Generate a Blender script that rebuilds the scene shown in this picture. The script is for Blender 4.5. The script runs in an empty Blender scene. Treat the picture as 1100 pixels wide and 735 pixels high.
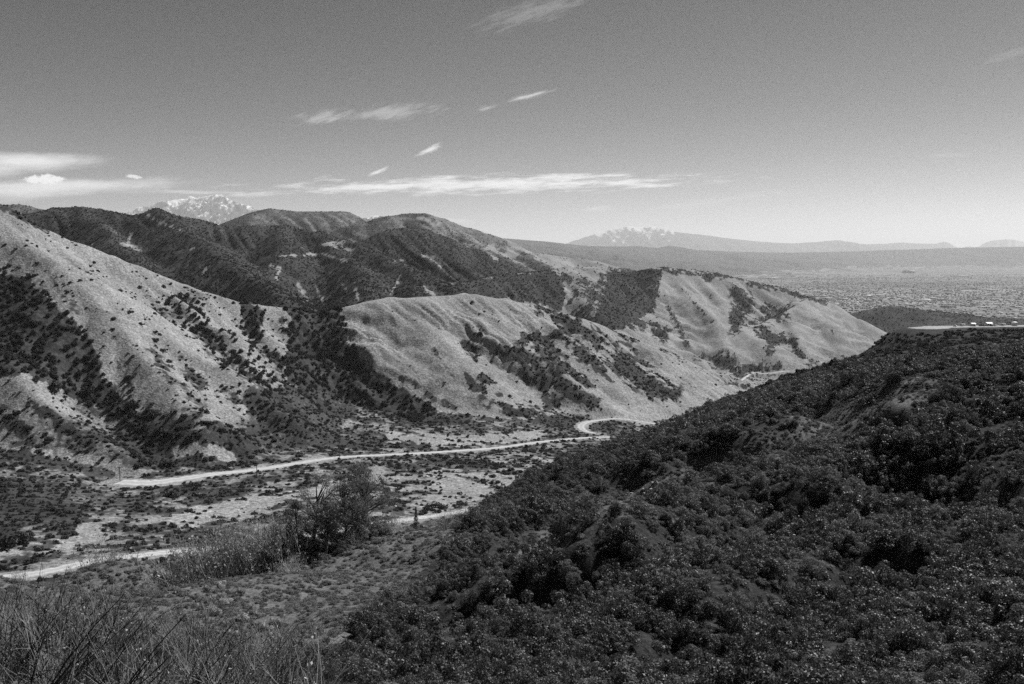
import bpy, math, random
import numpy as np
RNG = np.random.default_rng(7)
random.seed(7)
sc = bpy.context.scene
COL = sc.collection
HZ_PITCH = math.atan((367.5 - 275.0) / 1069.0)
CP, SP = math.cos(HZ_PITCH), math.sin(HZ_PITCH)
F = 1069.0

# ------------------------------------------------------------------ helpers
def P(px, py, D):
    u = (px - 550.0) / F; v = (367.5 - py) / F
    dx, dy, dz = u, CP + v * SP, -SP + v * CP
    return np.array([dx / dy * D, D, dz / dy * D])

def to_pixel(X, Y, Z):
    f = Y * CP - Z * SP
    v = Y * SP + Z * CP
    f = np.where(f > 1e-3, f, 1e-3)
    return 550 + F * X / f, 367.5 - F * v / f

_LT = np.linspace(0, 2 * math.pi, 256, endpoint=False); _LC = np.cos(_LT).astype(np.float32); _LS = np.sin(_LT).astype(np.float32)
_PERM = np.tile(np.random.default_rng(99).permutation(256).astype(np.int32), 3)
def perlin(x, y, seed=0):
    x = np.asarray(x); y = np.asarray(y)
    ix = np.floor(x); iy = np.floor(y)
    fx = (x - ix).astype(np.float32); fy = (y - iy).astype(np.float32)
    ix = (ix.astype(np.int32) + seed * 37) & 255; iy = (iy.astype(np.int32) + seed * 101) & 255
    ux = fx * fx * fx * (fx * (fx * 6 - 15) + 10); uy = fy * fy * fy * (fy * (fy * 6 - 15) + 10)
    p0 = _PERM[ix]; p1 = _PERM[ix + 1]
    def g(p, q, a, b):
        h = _PERM[p + q]
        return _LC[h] * (fx - a) + _LS[h] * (fy - b)
    q1 = iy + 1
    n0 = g(p0, iy, 0, 0); n0 += ux * (g(p1, iy, 1, 0) - n0)
    n1 = g(p0, q1, 0, 1); n1 += ux * (g(p1, q1, 1, 1) - n1)
    return (n0 + (n1 - n0) * uy) * 1.5

def fbm(x, y, oct=4, seed=0, gain=0.5, lac=2.03):
    a = 1.0; s = 0; n = 0
    for i in range(oct):
        s = s + a * perlin(x, y, seed + 31 * i); n += a
        x = x * lac + 17.3; y = y * lac - 9.1; a *= gain
    return s / n

def sstep(a, b, x):
    t = np.clip((x - a) / (b - a), 0, 1)
    return t * t * (3 - 2 * t)

def smax(a, b, k):
    h = np.clip(0.5 + 0.5 * (a - b) / k, 0, 1)
    return b * (1 - h) + a * h + k * h * (1 - h)

def tps_fit(pts):
    pts = np.array(pts, float); n = len(pts)
    S = 100.0
    xy = pts[:, :2] / S
    d2 = ((xy[:, None] - xy[None]) ** 2).sum(-1)
    K = 0.5 * d2 * np.log(d2 + 1e-12) + np.eye(n) * 0.004
    Pm = np.c_[np.ones(n), xy]
    A = np.zeros((n + 3, n + 3)); A[:n, :n] = K; A[:n, n:] = Pm; A[n:, :n] = Pm.T
    w = np.linalg.solve(A, np.r_[pts[:, 2], 0, 0, 0])
    def ev(X, Y):
        x = np.asarray(X, float).ravel() / S; y = np.asarray(Y, float).ravel() / S
        out = np.empty(len(x))
        for i in range(0, len(x), 60000):
            a = x[i:i + 60000, None]; b = y[i:i + 60000, None]
            d2 = (a - xy[None, :, 0]) ** 2 + (b - xy[None, :, 1]) ** 2
            out[i:i + 60000] = (0.5 * d2 * np.log(d2 + 1e-12)) @ w[:n] + w[n] + w[n + 1] * a[:, 0] + w[n + 2] * b[:, 0]
        return out.reshape(np.shape(X))
    return ev

# ------------------------------------------------------------------ terrain control data
crest_right = [P(470, 590, 128), P(520, 560, 150), P(600, 520, 180), P(660, 490, 202), P(720, 455, 230), P(800, 425, 290),
               P(900, 380, 400), P(950, 362, 520), P(1000, 353, 750), P(1095, 350, 950)]
near_pts = [(0, 0, -1.75), (0, 4, -3.0), (0, 10, -5.4), (-5, 10, -4.7), (5, 10, -5.6), (-12, 6, -2.6), (14, 8, -4.6), (0, -10, 2.5), (-30, -20, 6), (40, -20, 8),
            (60, 40, -10), (100, 60, -6), (160, 80, 0), (-60, 20, -6), (-60, 60, -19), (-100, 120, -34)]
near_pts += [tuple(P(*q)) for q in [
    (100, 735, 16), (0, 735, 15), (220, 735, 20), (330, 735, 42), (550, 735, 45), (800, 735, 40), (1100, 735, 35),
    (0, 680, 40), (0, 640, 88), (100, 690, 34), (160, 660, 72), (300, 690, 64), (300, 650, 108), (200, 622, 122), (400, 640, 112), (380, 690, 74),
    (350, 581, 160), (250, 592, 156), (200, 599, 152), (300, 586, 158), (100, 614, 146), (150, 606, 150), (60, 622, 140), (430, 570, 166), (440, 610, 140), (300, 615, 130),
    (1100, 380, 200), (1000, 417, 188), (930, 442, 172), (850, 480, 152), (760, 530, 122), (640, 590, 98), (500, 680, 72),
    (1100, 480, 120), (1000, 520, 108), (960, 500, 122), (1060, 560, 84), (900, 560, 92), (1000, 620, 64), (800, 620, 70), (650, 660, 64), (1100, 640, 55), (930, 530, 102),
    (660, 520, 168), (740, 478, 200), (840, 440, 250), (940, 404, 330), (1000, 385, 400), (1060, 369, 520), (560, 560, 140), (1100, 367, 560), (1060, 361, 660), (1110, 359, 720), (1030, 357, 690), (1120, 354.5, 850), (1180, 356, 800)]]
n = np.array([-.85, .52])
for c in crest_right:
    for off, dz in ((45, 22), (110, 62), (220, 130), (380, 215)):
        near_pts.append((c[0] + n[0] * off, c[1] + n[1] * off, c[2] - dz))
for q in [(350, 581, 160), (150, 606, 150), (430, 570, 166), (0, 640, 110), (250, 592, 156)]:
    c = P(*q)
    for off, dz in ((32, 13), (85, 38), (170, 80), (270, 140)):
        near_pts.append((c[0] - .2 * off, c[1] + .97 * off, c[2] - dz))
near_pts += [(-300, 300, -150), (-500, 500, -330), (-200, 800, -330), (0, 1300, -380), (500, 1600, -400), (900, 1300, -330), (900, 800, -60), (500, 300, 10), (400, 500, -25), (700, 1050, -75), (1500, 1500, -300), (1500, 500, 0)]
near_f = tps_fit(near_pts)

floor_pts = [tuple(P(*q)) for q in [
    (-300, 640, 370), (0, 620, 387), (100, 604, 410), (185, 595, 430), (300, 580, 470), (430, 562, 525), (490, 550, 560), (560, 535, 620),
    (-300, 510, 600), (0, 497, 660), (129, 518, 655), (200, 512, 672), (300, 500, 725), (350, 493, 762), (450, 487, 830), (540, 480, 900),
    (600, 473, 960), (650, 466, 1050), (700, 455, 1150), (60, 560, 500), (200, 558, 530), (320, 535, 590), (450, 525, 650), (560, 505, 740),
    (200, 482, 790), (400, 466, 900), (500, 464, 960), (620, 452, 1090), (760, 436, 1380), (800, 413, 1850), (840, 402, 2150)]]
floor_pts += [(900, 2800, -300), (1500, 3800, -350), (0, 2500, -230), (-600, 1500, -130), (-900, 700, -90), (1500, 1500, -330), (600, 800, -180)]
floor_f = tps_fit(floor_pts)

# ridges: (group, crest polyline, slope_far, slope_near, round, gully spacing, gully depth, skew)
R = []
def ridge(g, pts, sf, sn, rd=12, lam=60, amp=6, skew=0.3, k=10):
    R.append((g, np.array([P(*q) for q in pts]), sf, sn, rd, lam, amp, skew, k))
LEFT, CEN, MID, BACK, FARH, GORG, JAC = 2, 3, 4, 5, 6, 7, 8
ridge(LEFT, [(-400, 60, 900), (-200, 140, 960), (-60, 200, 985), (0, 220, 1000), (60, 250, 1030), (120, 274, 1060), (200, 305, 1110), (260, 325, 1140), (308, 331, 1165), (330, 336, 1185)], .75, .80, 12, 70, 8, .4)
ridge(LEFT, [(-20, 225, 990), (50, 275, 945), (114, 334, 895), (166, 394, 830), (205, 440, 775)], .6, .7, 8, 40, 4, .4)
ridge(LEFT, [(45, 248, 1025), (90, 290, 985), (138, 337, 940), (235, 394, 890), (300, 442, 850)], .62, .7, 8, 40, 4, .4)
ridge(LEFT, [(148, 290, 1085), (200, 330, 1040), (245, 361, 1000), (278, 400, 950), (310, 440, 900)], .7, .75, 7, 40, 4, .4)
ridge(LEFT, [(262, 326, 1145), (285, 360, 1090), (305, 388, 1050), (325, 420, 1000)], .7, .7, 7, 40, 4, .4)
ridge(LEFT, [(-120, 300, 880), (0, 385, 790), (70, 450, 725), (130, 488, 690)], .6, .7, 10, 40, 4, .4)
ridge(CEN, [(352, 345, 1185), (366, 331, 1200), (400, 322, 1212), (455, 319, 1250), (510, 316, 1290), (560, 325, 1345), (600, 335, 1400), (640, 350, 1460), (700, 372, 1570), (760, 398, 1690), (810, 414, 1790)], .5, .66, 18, 52, 8, .35)
ridge(CEN, [(420, 321, 1225), (455, 350, 1180), (495, 390, 1125), (540, 430, 1075)], .6, .6, 14, 35, 3, .2)
ridge(CEN, [(500, 317, 1280), (545, 350, 1240), (590, 388, 1190), (625, 425, 1150)], .65, .65, 7, 35, 3, .2)
ridge(CEN, [(545, 322, 1330), (590, 350, 1290), (640, 395, 1245), (668, 430, 1200)], .65, .65, 6, 35, 3, .2)
ridge(CEN, [(575, 329, 1365), (620, 352, 1340), (680, 400, 1310), (740, 435, 1330)], .66, .64, 7, 40, 4, .2)
ridge(CEN, [(630, 345, 1440), (680, 365, 1440), (730, 393, 1450), (790, 425, 1520)], .55, .5, 12, 40, 3, .5)
# middle right hill
ridge(MID, [(440, 325, 1800), (480, 312, 1900), (514, 300, 2050), (549, 294, 2150), (587, 291, 2250), (625, 287, 2350), (648, 286, 2400), (675, 294, 2430), (700, 289, 2470), (720, 287, 2500), (770, 293, 2560), (810, 302, 2600), (850, 312, 2600), (890, 326, 2580), (925, 343, 2520), (965, 364, 2450), (1000, 385, 2400)], .45, .66, 22, 110, 14, .3, 14)
ridge(MID, [(712, 288, 2490), (735, 310, 2380), (765, 345, 2230), (778, 372, 2120)], .55, .55, 12, 60, 8, .3, 9)
ridge(MID, [(745, 291, 2530), (770, 318, 2400), (782, 340, 2300), (786, 362, 2200)], .55, .55, 12, 60, 8, .3, 9)
ridge(MID, [(712, 296, 2440), (690, 318, 2300), (660, 335, 2150), (640, 350, 2050)], .5, .55, 10, 60, 8, .3, 9)
ridge(MID, [(612, 288, 2330), (625, 315, 2150), (645, 338, 2020)], .55, .55, 12, 60, 8, .3, 9)
ridge(MID, [(870, 318, 2580), (855, 328, 2450), (825, 345, 2330), (798, 356, 2200), (788, 375, 2120)], .5, .5, 10, 60, 8, .3, 9)
ridge(MID, [(858, 325, 2480), (885, 345, 2380), (905, 372, 2260), (915, 392, 2180)], .5, .5, 25, 60, 9, .4, 16)
ridge(MID, [(800, 358, 2200), (815, 365, 2150), (828, 385, 2080)], .5, .55, 14, 50, 5, .3, 8)
ridge(MID, [(850, 345, 2330), (858, 370, 2200), (865, 392, 2110)], .5, .5, 12, 50, 6, .3, 8)
# near dark ridges behind
ridge(BACK, [(-300, 190, 1900), (-80, 218, 2050), (0, 232, 2100), (35, 229, 2150), (60, 223, 2180), (85, 222, 2200), (104, 224, 2200), (140, 231, 2200), (158, 228, 2200), (169, 224, 2200), (182, 228, 2220), (200, 233, 2250), (221, 238, 2280), (242, 244, 2300), (275, 243, 2350), (305, 243, 2380), (345, 250, 2400), (372, 258, 2350)], .55, .6, 16, 110, 18, .3, 14)
ridge(BACK, [(169, 225, 2200), (215, 258, 1980), (260, 290, 1780), (300, 322, 1600)], .5, .5, 14, 80, 12, .3, 12)
ridge(BACK, [(85, 223, 2200), (130, 262, 1980), (160, 290, 1830)], .5, .5, 14, 80, 12, .3, 12)
ridge(BACK, [(300, 243, 2370), (305, 270, 2150), (280, 300, 1900), (290, 330, 1750)], .5, .5, 14, 80, 12, .3, 12)
ridge(BACK, [(345, 250, 2400), (365, 272, 2200), (395, 290, 1980), (385, 318, 1720)], .5, .5, 14, 80, 14, .3, 12)
ridge(BACK, [(372, 258, 2350), (420, 281, 2150), (470, 298, 2000), (500, 318, 1800)], .5, .55, 14, 70, 14, .3, 12)
ridge(BACK, [(440, 285, 2150), (445, 300, 1950), (450, 318, 1750)], .5, .5, 14, 70, 14, .3, 12)
ridge(BACK, [(-80, 222, 2900), (0, 221, 2950), (25, 220, 3000), (45, 225, 3000), (80, 240, 2900)], .5, .45, 25, 130, 16, .3, 22)
ridge(BACK, [(340, 275, 2550), (383, 260, 2600), (414, 247, 2650), (430, 245, 2680), (448, 246, 2700), (473, 254, 2750), (493, 264, 2780), (525, 276, 2800)], .5, .55, 24, 120, 18, .3, 16)
ridge(BACK, [(320, 262, 3300), (360, 248, 3350), (395, 240, 3400), (417, 232, 3450), (435, 229, 3500), (452, 229, 3500), (468, 234, 3550), (485, 241, 3600), (507, 246, 3650), (521, 251, 3680), (535, 258, 3700), (549, 265, 3700), (569, 271, 3700), (600, 275, 3800), (632, 280, 3900), (665, 288, 3950)], .5, .55, 30, 190, 14, .3, 20)
ridge(BACK, [(480, 240, 3580), (505, 258, 3400), (530, 272, 3250), (560, 285, 3100)], .5, .45, 20, 110, 20, .3, 24)
ridge(BACK, [(549, 265, 3700), (570, 276, 3500), (590, 288, 3300)], .5, .45, 20, 110, 20, .3, 24)
ridge(BACK, [(200, 262, 4200), (250, 243, 4350), (270, 231, 4400), (290, 224, 4500), (317, 227, 4500), (345, 227, 4550), (369, 227, 4600), (380, 233, 4600), (404, 236, 4700), (430, 246, 4700)], .5, .52, 40, 230, 16, .3, 24)
ridge(BACK, [(902, 348, 3250), (925, 335, 3200), (955, 329, 3150), (980, 331, 3100), (1004, 346, 3000)], .45, .4, 30, 110, 8, .3, 24)
ridge(BACK, [(975, 331, 3600), (1020, 336, 3300), (1060, 341, 2900), (1150, 343, 2700), (1300, 340, 2600)], .3, .2, 40, 120, 6, .3, 30)
# far hills behind the plain
ridge(FARH, [(420, 262, 20000), (490, 258, 20000), (540, 256, 20000), (560, 258, 20500), (600, 262, 22000), (640, 264.5, 24000), (665, 265, 25000), (678, 264, 25500), (700, 266.5, 26000), (716, 264, 26500), (740, 268.5, 27000), (790, 270.5, 29000), (850, 271.5, 31000), (915, 270, 33000), (960, 268.5, 34000), (1020, 266.5, 34500), (1100, 265, 35000), (1300, 262, 35000)], .2, .12, 150, 1100, 110, .3, 120)
ridge(GORG, [(-300, 262, 44000), (-100, 247, 44000), (40, 244, 43000), (95, 236, 42500), (130, 229, 42000), (150, 223, 42000), (172, 216, 42000), (195, 213, 42000), (206, 210.5, 42000), (214, 212, 42000), (228, 208.5, 42000), (236, 209, 42000), (243, 211, 42000), (250, 214.5, 42000), (258, 218, 42000), (268, 223, 42000), (283, 231, 42500), (310, 243, 43000), (360, 250, 44000)], .5, .42, 120, 900, 520, .45, 120)
ridge(GORG, [(375, 238, 38000), (395, 232.5, 38000), (408, 231, 38000), (418, 233, 38000), (440, 240, 38000), (470, 252, 38000)], .5, .42, 200, 1500, 450, .35, 300)
ridge(JAC, [(560, 272, 66000), (605, 263, 66000), (630, 254.5, 67000), (645, 248.5, 68000), (660, 244.5, 68000), (668, 243, 68000), (680, 243.5, 68000), (693, 244.5, 68000), (706, 244, 68000), (720, 247, 68000), (735, 250, 68000), (752, 252, 69000), (780, 256, 70000), (820, 260, 71000), (850, 261.5, 72000), (880, 259.5, 73000), (900, 257.5, 73000), (915, 260, 73000), (935, 262.5, 73000), (970, 260.5, 78000), (1000, 262, 80000), (1025, 258.5, 84000), (1050, 256, 85000), (1075, 257, 85000), (1110, 259, 85000), (1300, 262, 86000)], .5, .35, 200, 2300, 800, .45, 200)

# ------------------------------------------------------------------ polar terrain grid
def geo(a, b, step):
    n = max(2, int(math.log(b / a) / math.log(1 + step)))
    return list(np.exp(np.linspace(math.log(a), math.log(b), n, endpoint=False)))
rr = np.array(geo(2.0, 40, .012) + geo(40, 380, .0055) + geo(380, 1900, .0026) + geo(1900, 5000, .0032) + geo(5000, 18000, .009) + geo(18000, 37500, .007) + geo(37500, 46000, .0016) + geo(46000, 64500, .008) + geo(64500, 76000, .0016) + geo(76000, 90000, .006) + geo(90000, 160000, .05) + [160000.0])
side = np.cumsum(np.geomspace(.1, 9, 50)); side = side / side[-1] * 150.0
cols = np.r_[-(30 + side[::-1]), np.arange(-30, 30.001, .075), 30 + side]
th = np.radians(cols)
NR, NC = len(rr), len(th)
X = rr[:, None] * np.sin(th)[None]; Y = rr[:, None] * np.cos(th)[None]
r2 = np.broadcast_to(rr[:, None], X.shape)

PLAIN = -362.0
def grid_eval(f, base, rmax, q=4):
    ni = int(np.searchsorted(rr, rmax)) + q
    ri = np.unique(np.r_[np.arange(0, min(ni, NR), q), min(ni, NR) - 1]); ci = np.unique(np.r_[np.arange(0, NC, q), NC - 1])
    E = f(X[np.ix_(ri, ci)], Y[np.ix_(ri, ci)])
    rows = np.arange(ri[-1] + 1)
    k = np.clip(np.searchsorted(ri, rows, side='right') - 1, 0, len(ri) - 2)
    t = ((rr[rows] - rr[ri[k]]) / (rr[ri[k + 1]] - rr[ri[k]]))[:, None]
    E = E[k] * (1 - t) + E[k + 1] * t
    cc = np.arange(NC); k = np.clip(np.searchsorted(ci, cc, side='right') - 1, 0, len(ci) - 2)
    t = ((th[cc] - th[ci[k]]) / (th[ci[k + 1]] - th[ci[k]]))[None]
    E = E[:, k] * (1 - t) + E[:, k + 1] * t
    out = base.copy(); out[:ri[-1] + 1] = E
    return np.where(r2 < rmax, out, base)
near = np.full(X.shape, -600.0)
m = (r2 < 2200)
near = grid_eval(near_f, near, 2200)
fadeN = sstep(1300, 2200, r2) + sstep(60, 20, Y + 80) * 0
near = near - 500 * fadeN
# rumple of the near slope: small runnels falling to the valley
mm = r2 < 1500
xx, yy = X[mm], Y[mm]
w1 = fbm(xx / 45, yy / 45, 3, 5)
q = (xx * .86 - yy * .5)  # across the fall lines of the slope
run = 1 - np.clip(np.abs(perlin((xx * .5 + yy * .86) / 26 + w1 * .8, q / 120, 9)) * 2.4, 0, 1)
near[mm] += (-1.6 * run * sstep(30, 90, r2[mm]) + 1.6 * fbm(xx / 30, yy / 30, 4, 12) * sstep(12, 60, r2[mm]) + .18 * fbm(xx / 2.5, yy / 2.5, 3, 14))
flo = np.full(X.shape, PLAIN)
m = (r2 < 6000)
ff = grid_eval(floor_f, flo, 6000)[m]
t = sstep(2400, 4200, r2[m])
flo[m] = ff * (1 - t) + PLAIN * t
m2 = r2 < 3000
flo[m2] += (2.2 * fbm(X[m2] / 55, Y[m2] / 55, 4, 3) + .8 * fbm(X[m2] / 12, Y[m2] / 12, 3, 4)) * (1 - sstep(2200, 3000, r2[m2]))
Z = smax(near, flo, 6.0)
G = np.where(near > flo, 0, 1).astype(np.int8)
gul = np.zeros(X.shape)
flat = lambda a: a.reshape(-1)
Xf, Yf = flat(X), flat(Y); Zf = flat(Z).copy(); Gf = flat(G).copy(); gf = flat(gul).copy()
for i, (g, C, sf, sn, rd, lam, amp, skew, k) in enumerate(R):
    reach = (C[:, 2].max() - (-420)) / min(sf, sn)
    sel = np.nonzero((Xf > C[:, 0].min() - reach) & (Xf < C[:, 0].max() + reach) & (Yf > C[:, 1].min() - reach) & (Yf < C[:, 1].max() + reach))[0]
    x = Xf[sel]; y = Yf[sel]
    best = np.full(len(x), -1e9); bs = np.zeros(len(x)); bd = np.full(len(x), 1e9)
    # slight wander of the crest so that it is no straight fold
    wx = x + lam * .35 * fbm(x / (lam * 2.2), y / (lam * 2.2), 3, 100 + i) ; wy = y + lam * .35 * fbm(x / (lam * 2.2) + 9, y / (lam * 2.2) + 4, 3, 140 + i)
    s0 = 0.0
    for a, b in zip(C[:-1], C[1:]):
        ex, ey = b[0] - a[0], b[1] - a[1]; L2 = ex * ex + ey * ey; L = math.sqrt(L2)
        tt = np.clip(((wx - a[0]) * ex + (wy - a[1]) * ey) / L2, 0, 1)
        dx = wx - a[0] - tt * ex; dy = wy - a[1] - tt * ey
        d = np.sqrt(dx * dx + dy * dy)
        cr = (ex * dy - ey * dx) / (L * (d + 1e-6))
        w = np.clip(.5 + .5 * cr, 0, 1)
        sl = sn * (1 - w) + sf * w
        z = a[2] + (b[2] - a[2]) * tt - sl * (np.sqrt(d * d + rd * rd) - rd)
        up = z > best
        best = np.where(up, z, best); bd = np.minimum(bd, d)
        s0 += L
    old = Zf[sel]
    cnd = best > old - k - amp * 2.4
    sel, best, bd, old, x, y, wx, wy = sel[cnd], best[cnd], bd[cnd], old[cnd], x[cnd], y[cnd], wx[cnd], wy[cnd]
    if not len(sel): continue
    dv = C[-1, :2] - C[0, :2]; dv = dv / np.hypot(*dv)
    nv = np.array([dv[1], -dv[0]])                      # towards the near side
    s = (wx - C[0, 0]) * dv[0] + (wy - C[0, 1]) * dv[1]; tq = (wx - C[0, 0]) * nv[0] + (wy - C[0, 1]) * nv[1]
    s = s - skew * tq
    amp = amp * {LEFT: 1.3, CEN: 1.8, MID: 1.6, BACK: 1.8, GORG: .6, JAC: .6}.get(g, 1.0)
    n1 = perlin(s / lam, tq / (lam * 6), 200 + i) + .35 * perlin(s / lam * 2.1 + 5, tq / (lam * 4), 260 + i)
    g1 = 1 - np.clip(np.abs(n1) * 1.55, 0, 1)
    grow = sstep(0.1 * lam, 1.8 * lam, bd)
    n2 = perlin(s / lam * 3.3, tq / (lam * 2), 300 + i)
    g2 = (1 - np.clip(np.abs(n2) * 2.2, 0, 1))
    best = best - amp * grow * g1 - amp * .28 * sstep(0.03 * lam, .6 * lam, bd) * g2
    best = best + amp * (.28 if g == BACK else .5) * fbm(x / (lam * .55), y / (lam * .55), 4, 400 + i) * sstep(0, lam, bd)
    if g >= FARH:
        rg = 0; am = 1; xx_, yy_ = x / (lam * .9), y / (lam * .9)
        for o_ in range(4):
            rg = rg + am * (1 - np.abs(perlin(xx_, yy_, 600 + i + 7 * o_)) * 2.4); am *= .62; xx_ = xx_ * 2.1 + 3; yy_ = yy_ * 2.1
        best = best + amp * (.55 if g > FARH else .3) * (rg - 1.75) * ((.26 if g == GORG else .03) + .70 * sstep(.0, 1.0 * lam, bd))
    old = Zf[sel]
    win = best > old
    new = smax(best, old, k)
    Zf[sel] = np.maximum(new, -470)
    idx = sel[win]
    Gf[idx] = g; gf[idx] = (grow * (g1 * .8 + g2 * .35))[win]
Z = Zf.reshape(X.shape); G = Gf.reshape(X.shape); gul = gf.reshape(X.shape)
plainmask = (G == 1) & (r2 > 2600)
Z = np.where(plainmask & (r2 > 4000), np.maximum(Z, PLAIN - 2), Z)

# ------------------------------------------------------------------ roads: paths in the world, terrain levelled under them
def grid_z(x, y):
    r = np.hypot(x, y); t = np.arctan2(x, y)
    i = np.clip(np.searchsorted(rr, r) - 1, 0, NR - 2); j = np.clip(np.searchsorted(th, t) - 1, 0, NC - 2)
    a = np.clip((r - rr[i]) / (rr[i + 1] - rr[i]), 0, 1); b = np.clip((t - th[j]) / (th[j + 1] - th[j]), 0, 1)
    return (Z[i, j] * (1 - a) + Z[i + 1, j] * a) * (1 - b) + (Z[i, j + 1] * (1 - a) + Z[i + 1, j + 1] * a) * b

def raycast(px, py, dmin=60, dmax=9000):
    D = np.geomspace(dmin, dmax, 2500)
    d = P(px, py, 1.0)
    z = grid_z(d[0] * D, D)
    hit = np.nonzero(z > d[2] * D)[0]
    k = hit[0] if len(hit) else -1
    return np.array([d[0] * D[k], D[k], z[k]])

def spline(pts, n=12):
    pts = np.array(pts, float); out = []
    q = np.r_[[2 * pts[0] - pts[1]], pts, [2 * pts[-1] - pts[-2]]]
    for i in range(1, len(q) - 2):
        for t in np.linspace(0, 1, n, endpoint=False):
            a, b, c, d = q[i - 1:i + 3]
            out.append(.5 * ((2 * b) + (-a + c) * t + (2 * a - 5 * b + 4 * c - d) * t * t + (-a + 3 * b - 3 * c + d) * t ** 3))
    out.append(pts[-1])
    return np.array(out)

def smooth(a, n):
    for _ in range(n):
        a = np.r_[[a[0]], (a[:-2] + 2 * a[1:-1] + a[2:]) / 4, [a[-1]]]
    return a

road_px = {
  'upper': ([(128, 519, 655), (160, 520, 652), (200, 515, 665), (250, 508, 690), (300, 500, 724), (340, 494, 755), (380, 491, 785), (440, 489, 820), (500, 484, 865), (545, 479, 905), (590, 474, 950), (640, 469.5, 1010), (655, 468, 1035)],
            [17, 19, 14, 10, 9, 9, 7.5, 7.5, 8, 8, 7.5, 7, 6]),
  'loop': ([(640, 466, 1055), (628, 463, 1070), (624, 458, 1090), (632, 453, 1130), (650, 451, 1160), (675, 451, 1180), (700, 455, 1165), (730, 459, 1170)], [6, 8, 10, 9, 7, 7, 7, 7]),
  'track': ([(770, 409, 0), (788, 407.5, 0), (805, 405.5, 0), (820, 403, 0), (838, 399.5, 0), (850, 399, 0)], [5, 6, 7, 8, 9, 6]),
  'lower': ([(-220, 650, 350), (-80, 632, 372), (0, 621, 387), (50, 611, 397), (100, 604, 410), (150, 599, 420), (190, 594, 432), (250, 588, 450), (320, 578, 480), (400, 566, 515), (440, 560, 535), (490, 551, 560), (540, 543, 600)],
            [9, 9, 9, 9, 8.5, 8, 8, 8, 7, 7, 6.5, 6.5, 6]),
}
def dist_line(x, y, pts):
    d = np.full(x.shape, 1e9); tt = np.zeros(x.shape); s0 = 0
    for a, b in zip(pts[:-1], pts[1:]):
        ex, ey = b[0] - a[0], b[1] - a[1]; L2 = ex * ex + ey * ey
        t = np.clip(((x - a[0]) * ex + (y - a[1]) * ey) / L2, 0, 1); dd = np.hypot(x - a[0] - t * ex, y - a[1] - t * ey)
        u = dd < d; d = np.where(u, dd, d); tt = np.where(u, s0 + t, tt); s0 += 1
    return d, tt
def carve(px_pts, w, dz, ends=True):
    pts = np.array([raycast(a, b, 40, 900) for a, b in px_pts])
    sel = np.nonzero((Gf == 0) & (Xf > pts[:, 0].min() - 4 * w) & (Xf < pts[:, 0].max() + 4 * w) & (Yf > pts[:, 1].min() - 4 * w) & (Yf < pts[:, 1].max() + 4 * w))[0]
    d, tt = dist_line(Xf[sel], Yf[sel], pts)
    d = d + 2.2 * fbm(Xf[sel] / 14, Yf[sel] / 14, 3, 61)
    n_ = len(pts) - 1; fade = sstep(-.02, .5, tt) * (1 - sstep(n_ - .5, n_ + .02, tt)) if ends else 1
    Z.reshape(-1)[sel] += 2.0 * dz * np.exp(-(np.maximum(d, 0) / w) ** 2) * fade
for px_pts, w, dz in [([(490, 612), (600, 566), (700, 520), (800, 475), (900, 437), (980, 408)], 14, -4.6), ([(560, 640), (660, 578), (760, 524), (860, 474), (950, 437), (1020, 415)], 11, 2.0),
                      ([(400, 716), (500, 660), (620, 606), (720, 566), (800, 545), (880, 520)], 7, -3.4), ([(430, 735), (560, 680), (680, 632), (780, 600), (880, 570)], 5, 1.4), ([(620, 730), (720, 680), (820, 640), (920, 610), (1010, 590)], 5, -2.4),
                      ([(900, 500), (960, 500), (1030, 520), (1090, 535), (1150, 540)], 6.5, -4.5), ([(930, 470), (990, 455), (1060, 440), (1130, 425)], 9, 2.2), ([(660, 505), (680, 525), (690, 545)], 5, -2.0), ([(760, 470), (770, 490), (770, 505)], 6, -2.4), ([(860, 432), (880, 445), (885, 455)], 7, -2.4), ([(560, 560), (575, 585), (580, 605)], 4, -1.6)]:
    carve(px_pts, w, dz)
pad_line = np.array([P(996, 352.6, 735), P(1008, 351.2, 790), P(1180, 349.3, 1060)])
pad_d, pad_t = dist_line(Xf, Yf, pad_line)
k_ = np.clip(pad_t.astype(int), 0, 1); fr_ = pad_t - k_
pz_ = pad_line[k_, 2] * (1 - fr_) + pad_line[k_ + 1, 2] * fr_
f_ = (1 - sstep(13, 48, pad_d)) * (Gf == 0); zz = Z.reshape(-1); zz[:] = zz * (1 - f_) + pz_ * f_
pad_d = pad_d.reshape(X.shape)
roads = {}
for nme, (pts, ws) in road_px.items():
    if nme in ('loop', 'track'): pts = [tuple(p[:2]) + (raycast(p[0], p[1], 800, 1800 if nme == 'loop' else 3500)[1],) for p in pts]
    c = spline([P(*p)[:2] for p in pts], 14); w = spline(np.array(ws, float)[:, None], 14)[:, 0]
    z = smooth(grid_z(c[:, 0], c[:, 1]), 60)
    roads[nme] = (c, w, z)
    sel = np.nonzero((Xf > c[:, 0].min() - 40) & (Xf < c[:, 0].max() + 40) & (Yf > c[:, 1].min() - 40) & (Yf < c[:, 1].max() + 40))[0]
    x, y = Xf[sel], Yf[sel]
    bd = np.full(len(sel), 1e9); bz = np.zeros(len(sel)); bw = np.zeros(len(sel))
    for kk in range(len(c)):
        d = np.hypot(x - c[kk, 0], y - c[kk, 1]); u = d < bd
        bd[u] = d[u]; bz[u] = z[kk]; bw[u] = w[kk]
    ok = Gf[sel] != 0
    f = (1 - sstep(0, 1, (bd - bw * .6) / 12)) * ok
    zz = Z.reshape(-1); zz[sel] = zz[sel] * (1 - f) + (bz - .15) * f
Zf = Z.reshape(-1)

# pad levelled on the far end of the right hillside
pad = np.array([P(925, 353, 640), P(1000, 352, 750), P(1150, 350, 960)])
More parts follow.
